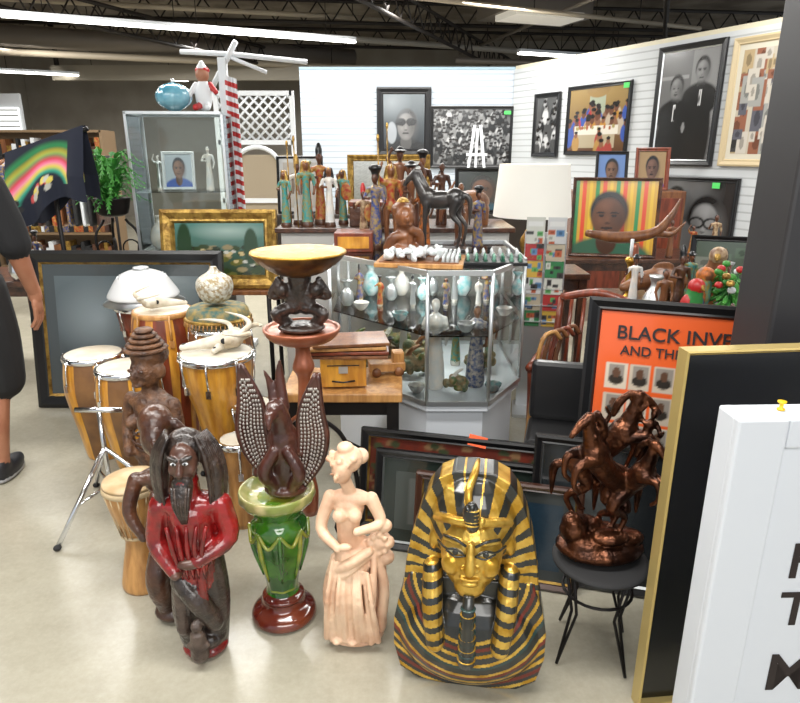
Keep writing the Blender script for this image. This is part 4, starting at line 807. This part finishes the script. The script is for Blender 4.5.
for i,(x,y,h,sk,cl,ha,ar,ht,ex) in enumerate([(-.70,4.0,.34,brwood,turq,goldp,1,4,0),(-.64,4.12,.38,dskin,por,goldp,3,1,'spear'),(-.57,4.0,.40,brwood,turq,goldp,0,4,'spear'),(-.50,4.12,.44,dskin,robe_r,black,11,1,0),(-.43,4.0,.36,brwood,por,black,1,4,0),(-.6,4.28,.36,dskin,robe_o,turq,0,3,0),(-.36,4.14,.34,dskin,turq,goldp,3,4,'shield')]):
    figurine('egyptian_figurine',(x,y,zc),h,sk,cl,ha,ar,base=dkwood,extra=ex,hat=ht,rz=(i*53)%60-30,slim=.9)
o=O('wooden_jewelry_box');o.box((0,0,.06),(.22,.2,.12),dkwood,bev=.006);o.box((0,0,.135),(.23,.21,.03),redwood,bev=.006);o.box((0,-.103,.1),(.03,.008,.03),gold);o.done((-.2,4.1,zc))
o=O('wooden_jewelry_box');o.box((0,0,.05),(.2,.18,.1),redwood,bev=.006);o.box((0,-.093,.05),(.16,.006,.06),yelwood);o.done((-.24,3.4,zt))
figurine('carved_figure',(.0,4.12,zc),.46,dskin,brwood,black,2,False,base=dkwood,hat=2,extra='spear');figurine('carved_figure',(.14,4.12,zc),.42,brwood,dkwood,black,3,False,base=dkwood,hat=3)
figurine('carved_figure',(.26,4.1,zc),.38,dskin,dkwood,black,1,base=dkwood)
el=brwood
o=O('carved_elephant')
o.sculpt([('e',(0,0,.14),(.12,.07,.075),el),('e',(.12,0,.17),(.055,.05,.055),el),('c',[(.16,0,.17),(.2,0,.1),(.21,0,.03)],[.03,.02,.012],el),('e',(.1,.06,.17),(.035,.01,.045),el),('e',(.1,-.06,.17),(.035,.01,.045),el)]+[('c',[(x,y,.1),(x,y,.01)],[.03,.026],el) for x in(-.07,.07) for y in (-.04,.04)],.006,2);o.done((.45,4.1,zc),rz=200)
# mid-back counter with frames
o=O('display_shelf_unit');o.box((0,0,.53),(2.2,.5,1.06),mat('shelf_dark',(.05,.038,.03),.5),bev=.01);o.done((.1,5.5,0))
frame('gold_framed_mirror',.66,.46,.05,goldp,[('g',(.3,.3,.25),(.5,.52,.5)),('e',.5,.3,.2,.3,(.15,.12,.08)),('n',.15)],(-.09,5.3,1.062),tilt=5)
frame('framed_certificate',.37,.45,.02,black,[('bg',(.5,.46,.4)),('r',.25,.3,.75,.75,(.2,.14,.09))],(-.8,5.3,1.062),tilt=5,mt=(.03,(.62,.62,.6)))
frame('framed_portrait',.44,.36,.03,black,[('bg',(.02,.03,.025))]+face(.5,.5,.42,(.16,.07,.04),K,(.02,.1,.15)),(.66,5.3,1.062),tilt=5,n=(60,60))
for i,(x,h,cl) in enumerate([(.32,.3,robe_t),(.97,.3,robe_r),(1.1,.34,turq),(-.5,.32,dkwood)]):
    figurine('shelf_figurine',(x,5.33,1.062),h,dskin,cl,black,i%4,base=dkwood,hat=i+1 if i<3 else 0)
o=O('white_easel')
for sg in (-1,1): o.tube([(.28*sg,0,0),(.04*sg,0,1.9)],.02,white)
o.tube([(0,.4,0),(0,0,1.85)],.02,white);o.box((0,0,1.5),(.3,.03,.04),white);o.done((1.1,9.6,0))
# lamp
o=O('table_lamp');shade=mat('lampshade',(.70,.68,.62),.7,em=.2)
o.lathe([(.255,1.14),(.225,1.47)],shade,k=1,n=40,cap=False);o.lathe([(.25,1.142),(.22,1.468)],shade,k=1,n=40,cap=False)
o.lathe([(.1,.78),(.1,.8),(.03,.83),(.06,.92),(.07,.98),(.02,1.08),(.012,1.2),(.012,1.4)],goldp,n=24);o.tube([(-.22,0,1.44),(.22,0,1.44)],.004,alu)
o.done((.87,4.3,0))
pl_=bpy.data.lights.new('lamp_bulb','POINT');pl_.energy=5;pl_.color=(1,.85,.65);pl_.shadow_soft_size=.05;q=bpy.data.objects.new('lamp_bulb',pl_);COL.objects.link(q);q.location=(.87,4.3,1.3)
def table(name,x,y,w,d,h,m,rz=0,leg=None):
    o=O(name);o.box((0,0,h-.02),(w,d,.04),m,bev=.006)
    for a in (-1,1):
        for b in (-1,1): o.box((a*(w/2-.04),b*(d/2-.04),(h-.04)/2),(.05,.05,h-.04),leg or m)
    o.box((0,0,h-.08),(w-.1,d-.1,.07),leg or m);o.done((x,y,0),rz=rz)
table('lamp_table',1.0,4.35,.5,.4,.78,dkwood)
o=O('brochure_rack');o.box((0,.05,.55),(.24,.02,1.1),alu);o.box((0,0,.01),(.28,.24,.02),alu)
for i in range(6):
    for j in range(2):
        c=[(.04,.17,.07),(.5,.5,.45),(.35,.04,.04),(.5,.32,.06),(.5,.5,.5),(.42,.36,.27)][(i*5+j*3)%6]
        o.canvas(-.115+.12*j,.58+.1*i-.04,.105,.15,.03-.006*i,[('bg',c),('r',.1,.65,.9,.85,(.6,.6,.58)),('clips',5,.1,.1,.9,.55,[(.05,.05,.05),(.4,.1,.05),(.1,.2,.35),(.1,.3,.1),(.5,.5,.45)])],16,16,seed=i*2+j)
        o.box((-.062+.12*j,.03,.60+.1*i-.03),(.11,.03,.004),alu)
o.done((.84,3.7,0),rz=-10)
table('small_wooden_table',-.24,2.62,.5,.34,.6,tanwood,leg=iron)
o=O('wooden_sewing_box')
o.box((0,0,.075),(.2,.16,.13),yelwood,bev=.004);o.box((0,-.082,.09),(.04,.006,.03),alu);o.tube([(-.05,-.085,.04),(0,-.09,.035),(.05,-.085,.04)],.004,black);o.box((0,-.082,.11),(.14,.003,.004),black)
for i,(x,z,w_) in enumerate([(.02,.15,.36),(.03,.168,.34),(.0,.186,.37),(.03,.204,.33)]): o.box((x,0,z),(w_,.2,.013),[brwood,redwood,tanwood,brwood][i],rot=(0,0,3*i-4),bev=.002)
o.done((-.24,2.58,.6),rz=4,scale=.95)
o=O('wooden_toy_truck');o.box((0,0,.04),(.16,.07,.04),tanwood,bev=.004);o.box((.05,0,.08),(.05,.06,.05),tanwood,bev=.004)
for x in (-.05,.05):
    for y in (-.04,.04): o.lathe([(0,-.006),(.02,-.006),(.02,.006),(0,.006)],brwood,k=1,M=T(x,y,.02,rx=90))
o.done((-.06,2.70,.6),rz=10)
# ------------------------------------------------------------ right side
table('antique_display_table',1.83,3.3,1.2,1.4,.72,dkwood)
def inv(o):
    o.text("BLACK INVENTORS",.072,-.31,-.02,.63,ink);o.text("AND THEIR INVENTIONS",.05,-.29,-.02,.57,ink)
L=[('bg',(.68,.105,.022))]
for r_ in range(4):
    for c_ in range(8):
        x=.05+c_*.115;y=.04+.175*r_;L.append(('r',x,y,x+.1,y+.15,(.5,.42,.33) if (r_+c_)%3 else (.58,.5,.4)));L.append(('r',x+.01,y+.04,x+.09,y+.14,(.25,.22,.19)));L.append(('e',x+.05,y+.055,.035,.03,(.03,.025,.02)));L.append(('e',x+.05,y+.095,.018,.03,(.10,.05,.03)))
frame('black_inventors_poster_frame',.84,.78,.05,black,L,(1.08,2.14,.25),rz=-20,tilt=10,n=(120,110),extra=inv)
o=O('storage_crate');o.box((0,0,.124),(.7,.34,.248),blackm,bev=.01);o.done((1.12,2.26,0),rz=-20)
frame('tall_gold_edged_frame',.62,1.09,.014,mat('gold_edge',(.55,.42,.16),.35,.5),[('bg',(.004,.005,.006)),('s',.3,.7,.5,.4,(.02,.02,.025),.8)],(.995,1.54,0),rz=6,tilt=0,d=.04)  # soft lighter spot is a glass reflection painted on the black panel
o=O('black_column');o.box((0,0,2),(.3,.2,4),mat('column_dark',(.022,.021,.023),.45),bev=.01);o.done((1.18,1.82,0))
# white sign
o=O('white_sign_board');ws=mat('sign_white',(.62,.65,.70),.4)
o.box((.45,0,.51),(.9,.07,1.02),ws,bev=.006)
o.box((.055,-.04,.51),(.11,.02,1.02),ws,bev=.006);o.box((.505,-.04,.985),(.79,.018,.07),ws,bev=.006)
for tx,z,sz in (("L",.78,.15),("F",.62,.13),("T",.49,.13),("M",.3,.15)):
    o.text(tx,sz,.178,-.0365,z,ink)
o.done((.70,1.27,0),rz=2)
o=O('yellow_pushpin');yp=mat('yellow_plastic',(.8,.5,.01),.3);o.lathe([(.008,0),(.008,.003),(.004,.005),(.0045,.014),(.009,.017),(.009,.02),(0,.02)],yp,k=1,n=16);o.tube([(0,0,-.006),(0,0,0)],.001,chrome,5);o.done((.815,1.27,1.0215))
# ------------------------------------------------------------ bronze sculpture on wire stool
brz=mat('bronze_copper',(.15,.055,.026),.28,.85,c2=(.04,.017,.011),sc=14,bump=.5,bsc=50)
o=O('bronze_horses_sculpture')
rg=random.Random(9)
P=[('e',(0,0,.03),(.14,.1,.04),brz)]+[('e',(rg.uniform(-.1,.1),rg.uniform(-.06,.06),rg.uniform(.03,.12)),(rg.uniform(.03,.06),.04,rg.uniform(.02,.05)),brz) for _ in range(14)]
def xf(P,M,s):
    out=[]
    for p in P:
        if p[0]=='e': out.append(('e',tuple(M@(Vector(p[1])*s)),tuple(a*s for a in p[2]),p[3]))
        else: out.append(('c',[tuple(M@(Vector(q)*s)) for q in p[1]],[a*s for a in (p[2] if hasattr(p[2],'__len__') else [p[2]]*len(p[1]))],p[3]))
    return out
P+=xf(horse(brz,True),T(-.02,-.04,.08,rz=205),.38)+xf(horse(brz,True),T(.0,.05,.1,rz=-20),.39)+xf(horse(brz,True),T(.06,-.03,.06,rz=-60),.33)
P+=xf(figure_parts(brz,brz,brz,23,False),T(-.01,-.02,.27,rz=30,ry=-15),.25)+xf(figure_parts(brz,brz,brz,32,False),T(.07,.02,.27,rz=-30,ry=15),.24)
o.sculpt(P,.0042,1);o.done((.62,1.72,.352),scale=.98)
o=O('wire_stool')
o.lathe([(.13,.332),(.14,.335),(.145,.342),(.13,.35),(0,.351)],blackm,n=30,k=2)
for i in range(4):
    a=i*1.5708+.5;c,s_=math.cos(a),math.sin(a)
    for k in (-.12,.12):
        c1,s1=math.cos(a+k),math.sin(a+k);o.tube([(.12*c1,.12*s1,.335),(.09*c1,.09*s1,.18),(.145*c,.145*s_,.01)],.005,iron,6)
    o.tube([(.105*math.cos(t),.105*math.sin(t),.24) for t in np.linspace(a,a+1.6,8)],.005,iron,6)
o.done((.62,1.70,0))
# dark framed panel leaning behind the stool
frame('dark_framed_picture',.5,.56,.035,black,[('bg',(.012,.014,.016)),('s',.4,.6,.5,.4,(.05,.06,.065),.7)],(.72,2.02,0),rz=-16,tilt=10,lip=alu)
# chairs
leath=mat('black_leather',(.009,.009,.010),.35,coat=.2)
o=O('black_leather_chair');o.box((0,0,.4),(.36,.4,.1),leath,bev=.03);o.box((0,.2,.62),(.36,.08,.36),leath,rot=(-8,0,0),bev=.03)
for x in (-.15,.15):
    for y in (-.17,.17): o.tube([(x,y,.36),(x*1.1,y*1.1,0)],.014,iron)
o.done((.71,2.64,0),rz=-15,scale=.78)
o=O('carved_wooden_armchair')
o.box((0,0,.42),(.5,.46,.05),redwood,bev=.01)
for x in (-.23,.23):
    o.tube([(x,-.2,0),(x,-.2,.42),(x*1.05,-.22,.62)],[.022,.03,.022],redwood,8,k=4);o.tube([(x,.2,0),(x,.2,.45),(x,.28,.95)],[.022,.03,.02],redwood,8,k=4);o.tube([(x*1.05,-.25,.62),(x*1.05,0,.66),(x,.22,.66)],.026,redwood,8,k=4)
o.tube([(-.23,.28,.95),(0,.29,1.0),(.23,.28,.95)],.026,redwood,8,k=4)
for i in range(5): o.tube([(-.16+.08*i,.2,.44),(-.16+.08*i,.28,.96)],.012,redwood)
o.done((.92,3.08,0),rz=-30,scale=.84)
o=O('wooden_cane_bundle')
for i in range(4): o.tube([(.02*i,0,.0),(.05+.05*i,.02*i,.62),(.12+.05*i,.02*i,.72),(.17+.05*i,.02*i,.68)],.011,[tanwood,brwood,redwood,brwood][i],8,k=4)
o.done((.62,2.92,0),rz=20)
# things on antique table
zt2=.72
def fish(loc,rz,s,m=brwood):
    o=O('carved_wooden_fish');o.sculpt([('c',[(-.2,0,.1),(-.05,0,.13),(.1,0,.11),(.2,0,.09)],[.02,.05,.045,.015],m),('e',(.24,0,.1),(.04,.01,.06),m),('e',(0,0,.18),(.06,.008,.03),m),('c',[(0,0,.02),(0,0,.08)],[.03,.015],dkwood),('e',(0,0,.01),(.08,.05,.015),dkwood)],.006,2);o.done(loc,rz=rz,scale=s)
fish((1.45,3.5,zt2),15,1.2);fish((1.78,2.85,zt2),-20,1.0,robe_t)
def parrot(loc,rz,a,b,c,s=1):
    o=O('parrot_figurine')
    o.sculpt([('c',[(0,0,.05),(0,0,.15),(0,-.01,.22)],[.02,.045,.035],a),('e',(0,-.015,.25),(.035,.04,.035),b),('c',[(0,-.05,.25),(0,-.065,.235)],[.012,.005],goldp),('c',[(0,.02,.1),(0,.06,-.0)],[.03,.01],c),('e',(.04,0,.15),(.015,.03,.06),c),('e',(-.04,0,.15),(.015,.03,.06),b),('c',[(-.06,0,.03),(.06,0,.03)],.012,dkwood),('e',(0,0,.012),(.06,.05,.014),dkwood)],.006,2);o.done(loc,rz=rz,scale=s)
parrot((1.33,2.85,zt2),20,green,red,blue);parrot((1.62,3.25,zt2),-30,brwood,robe_t,dkwood,1.3);parrot((1.42,2.98,zt2),60,turq,robe_o,green,1.1)
def flowers(loc,seed,cols,s=1):
    o=O('silk_flower_arrangement');rg=random.Random(seed)
    o.lathe([(.05,0),(.07,.05),(.05,.12),(.06,.14)],por)
    for i in range(30):
        a=rg.random()*6.28;l=rg.uniform(.05,.15);h=rg.uniform(.18,.32);o.tube([(0,0,.1),(l*.4*math.cos(a),l*.4*math.sin(a),h*.7),(l*math.cos(a),l*math.sin(a),h)],.002,green,4)
        o.ell((l*math.cos(a),l*math.sin(a),h),(.02,.02,.016),cols[i%len(cols)],ns=8,nr=6)
        for k in range(3): o.ell((l*.6*math.cos(a+k),l*.6*math.sin(a+k),h*(.6+.15*k)),(.035,.012,.005),fg,rot=(20*k,30,math.degrees(a)+50*k),ns=8,nr=5)
    o.done(loc,scale=s)
flowers((1.55,2.95,zt2),7,[fg,red,white,fg,goldp]);flowers((1.95,3.2,zt2),8,[white,green,robe_o,green])
for i,(nm,x,y,fn) in enumerate([('brass_bowl',1.3,2.68,0),('ceramic_plate',1.62,2.72,1),('glass_vase',1.78,3.1,2),('brass_candlestick',1.3,3.6,3),('ceramic_teapot',1.55,3.7,4),('blue_vase',1.85,3.6,2),('ceramic_plate',1.9,2.72,1),('brass_bowl',2.05,2.95,0),('glass_vase',1.3,3.2,2),('ceramic_teapot',2.15,3.4,4)]):
    o=O(nm)
    if fn==0: o.lathe([(.03,0),(.05,.01),(.09,.05),(.1,.07),(.094,.07),(.05,.02),(0,.015)],gold)
    if fn==1: o.lathe([(.04,0),(.09,.015),(.11,.025),(.105,.028),(.05,.012),(0,.01)],por)
    if fn==2: o.lathe([(.04,0),(.06,.06),(.055,.12),(.025,.18),(.04,.23)],[blue,por,alu][i%3])
    if fn==3: o.lathe([(.05,0),(.04,.02),(.012,.05),(.02,.1),(.012,.2),(.03,.24),(.02,.26)],gold);o.tube([(0,0,.26),(0,0,.36)],.01,white)
    if fn==4:
        o.lathe([(.04,0),(.07,.04),(.07,.08),(.03,.11),(.01,.13)],[brwood,por][i%2]);o.tube([(.06,0,.05),(.1,0,.07),(.12,0,.11)],[.014,.01,.008],[brwood,por][i%2],k=4);o.tube([(-.06,0,.09),(-.11,0,.08),(-.1,0,.04),(-.065,0,.03)],.006,[brwood,por][i%2],k=4)
    o.done((x,y,zt2))
for i,(x,y,h,cl) in enumerate([(1.26,3.0,.3,brwood),(1.42,3.2,.34,dkwood),(1.6,3.5,.3,turq),(2.0,3.55,.3,robe_t),(1.72,3.4,.34,redwood),(1.45,2.72,.2,robe_b),(1.87,3.0,.3,robe_o),(1.26,3.4,.3,por),(1.5,3.12,.26,robe_r)]):
    figurine('antique_figurine',(x,y,zt2),h,[brwood,dskin][i%2],cl,black,i%4,base=dkwood,hat=i%5)
frame('small_framed_picture',.46,.34,.035,black,[('bg',(.08,.11,.08)),('clips',10,.1,.1,.9,.9,[(.2,.22,.18),(.1,.15,.1)])],(2.0,3.86,zt2),rz=-20,tilt=8)
o=O('driftwood_sculpture');o.lathe([(.04,0),(.06,.05),(.025,.12),(.03,.2),(.02,.3)],copper);o.tube([(-.3,0,.36),(-.1,.02,.33),(.1,0,.36),(.2,.01,.46),(.24,0,.56)],[.02,.035,.03,.02,.006],brwood,10,k=5);o.tube([(.1,0,.36),(.22,.02,.35),(.3,.03,.42)],[.025,.016,.005],brwood,8,k=4);o.done((1.42,3.88,.72))
# further tables with pictures
table('painting_table',2.2,6.2,1.9,.7,.6,dkwood)
Lp=[('bg',(.5,.28,.03))]
for i in range(12): Lp.append(('r',i/12,0,i/12+.045,1,[(.03,.2,.06),(.55,.06,.02),(.6,.38,.03)][i%3]))
frame('colourful_portrait_painting',.78,.72,.03,dkwood,Lp+face(.42,.5,.38,(.10,.04,.02),K,(.03,.1,.06)),(1.98,6.0,.6),rz=-12,tilt=6,n=(80,80))
for i,(x,h,cl) in enumerate([(1.45,.3,por),(2.5,.35,brwood),(2.7,.3,robe_r),(2.9,.4,robe_t)]): figurine('table_figurine',(x,5.95,.6),h,dskin,cl,black,i%4,base=dkwood)
o=O('wooden_cabinet');o.box((0,0,.57),(1.2,.4,1.14),brwood,bev=.01)
for x in (-.3,.3): o.box((x,-.205,.57),(.54,.02,1.0),redwood,bev=.005);o.ell((x*.15/.3*.5,-.225,.6),(.015,.015,.015),goldp)
o.done((2.45,7.2,0))
frame('small_framed_picture',.34,.4,.03,blackm,[('bg',(.12,.2,.4))]+face(.5,.5,.4,(.15,.08,.05),K,(.5,.4,.05)),(2.25,7.07,1.145),tilt=5)
frame('small_framed_picture',.36,.44,.04,redwood,[('bg',(.3,.2,.1))]+face(.5,.5,.4,(.13,.07,.05),K,(.15,.05,.2)),(2.68,7.07,1.145),tilt=5)
# left background furniture
o=O('clothing_rack');o.tube([(-.6,0,0),(-.6,0,1.5),(.6,0,1.5),(.6,0,0)],.015,iron)
for i in range(16):
    c=[blackm,robe_r,brwood,robe_b,blackm,white,blackm,dkwood][i%8];x=-.52+.068*i
    o.sculpt([('b',(x,0,1.15),(.035,.36,.55),c),('c',[(x,-.17,1.4),(x,0,1.46),(x,.17,1.4)],.02,c)],.015,2)
o.done((-3.3,6.2,0))
table('side_table',-2.9,4.6,.8,.6,.7,dkwood)
for i,(x,h,cl) in enumerate([(-3.1,.3,robe_r),(-2.95,.34,por),(-2.7,.36,robe_t),(-2.55,.3,robe_b)]): figurine('folk_figurine',(x,4.5,.7),h,dskin,cl,black,i%4,base=dkwood,hat=i)
o=O('silver_pitcher');o.lathe([(.04,0),(.06,.05),(.05,.12),(.035,.15),(.045,.18)],chrome);o.tube([(.05,0,.06),(.1,0,.1),(.045,0,.15)],.006,chrome,k=4);o.done((-2.62,4.36,.7))
btan=mat('bookcase_tan',(.2,.13,.07),.6)
o=O('bookcase');o.box((0,.1,.9),(1.6,.2,1.8),btan)
for z in (.06,.5,.94,1.38,1.79): o.box((0,-.1,z),(1.6,.24,.03),btan)
for x in (-.79,.79): o.box((x,-.1,.9),(.03,.24,1.8),btan)
rg=random.Random(1)
for r_ in range(4):
    x=-.72
    while x<.7:
        w_=rg.uniform(.03,.07);h=rg.uniform(.2,.32);o.box((x+w_/2,-.1,.08+.44*r_+h/2),(w_-.004,.18,h),rg.choice([robe_r,robe_b,dkwood,white,goldp,brwood,blackm]));x+=w_
o.done((-4.6,8.8,0))
# ------------------------------------------------------------ lights
def area(loc,size,e,rot=(0,0,0),c=(1,.985,.95)):
    l=bpy.data.lights.new('ceiling_and_fill_light','AREA');l.shape='RECTANGLE';l.size=size[0];l.size_y=size[1];l.energy=e;l.color=c
    q=bpy.data.objects.new('ceiling_and_fill_light',l);COL.objects.link(q);q.location=loc;q.rotation_euler=[R(a) for a in rot]
area((-.8,1.3,3.35),(4.5,.4),135);area((-.8,5.6,3.5),(4.5,.4),185);area((0,9,3.3),(5,.4),170);area((-4,5,3.3),(.4,5),140);area((3.2,4.5,3.3),(.4,4),75);area((-4,12,3.3),(6,.4),120)
area((.5,-2.0,3.2),(4,1.5),120,(35,0,0))  # added fill behind the camera, standing in for storefront windows, no ceiling fixture
area((.12,3.3,1.035),(.7,.2),4)  # lamp added under the case top to brighten its contents, not on the ceiling
w=bpy.data.worlds.new('world');sc.world=w;w.use_nodes=True;bg=w.node_tree.nodes['Background'];bg.inputs[0].default_value=(.88,.94,1,1);bg.inputs[1].default_value=.6
sc.view_settings.view_transform='Standard';sc.view_settings.look='None';sc.view_settings.exposure=.38
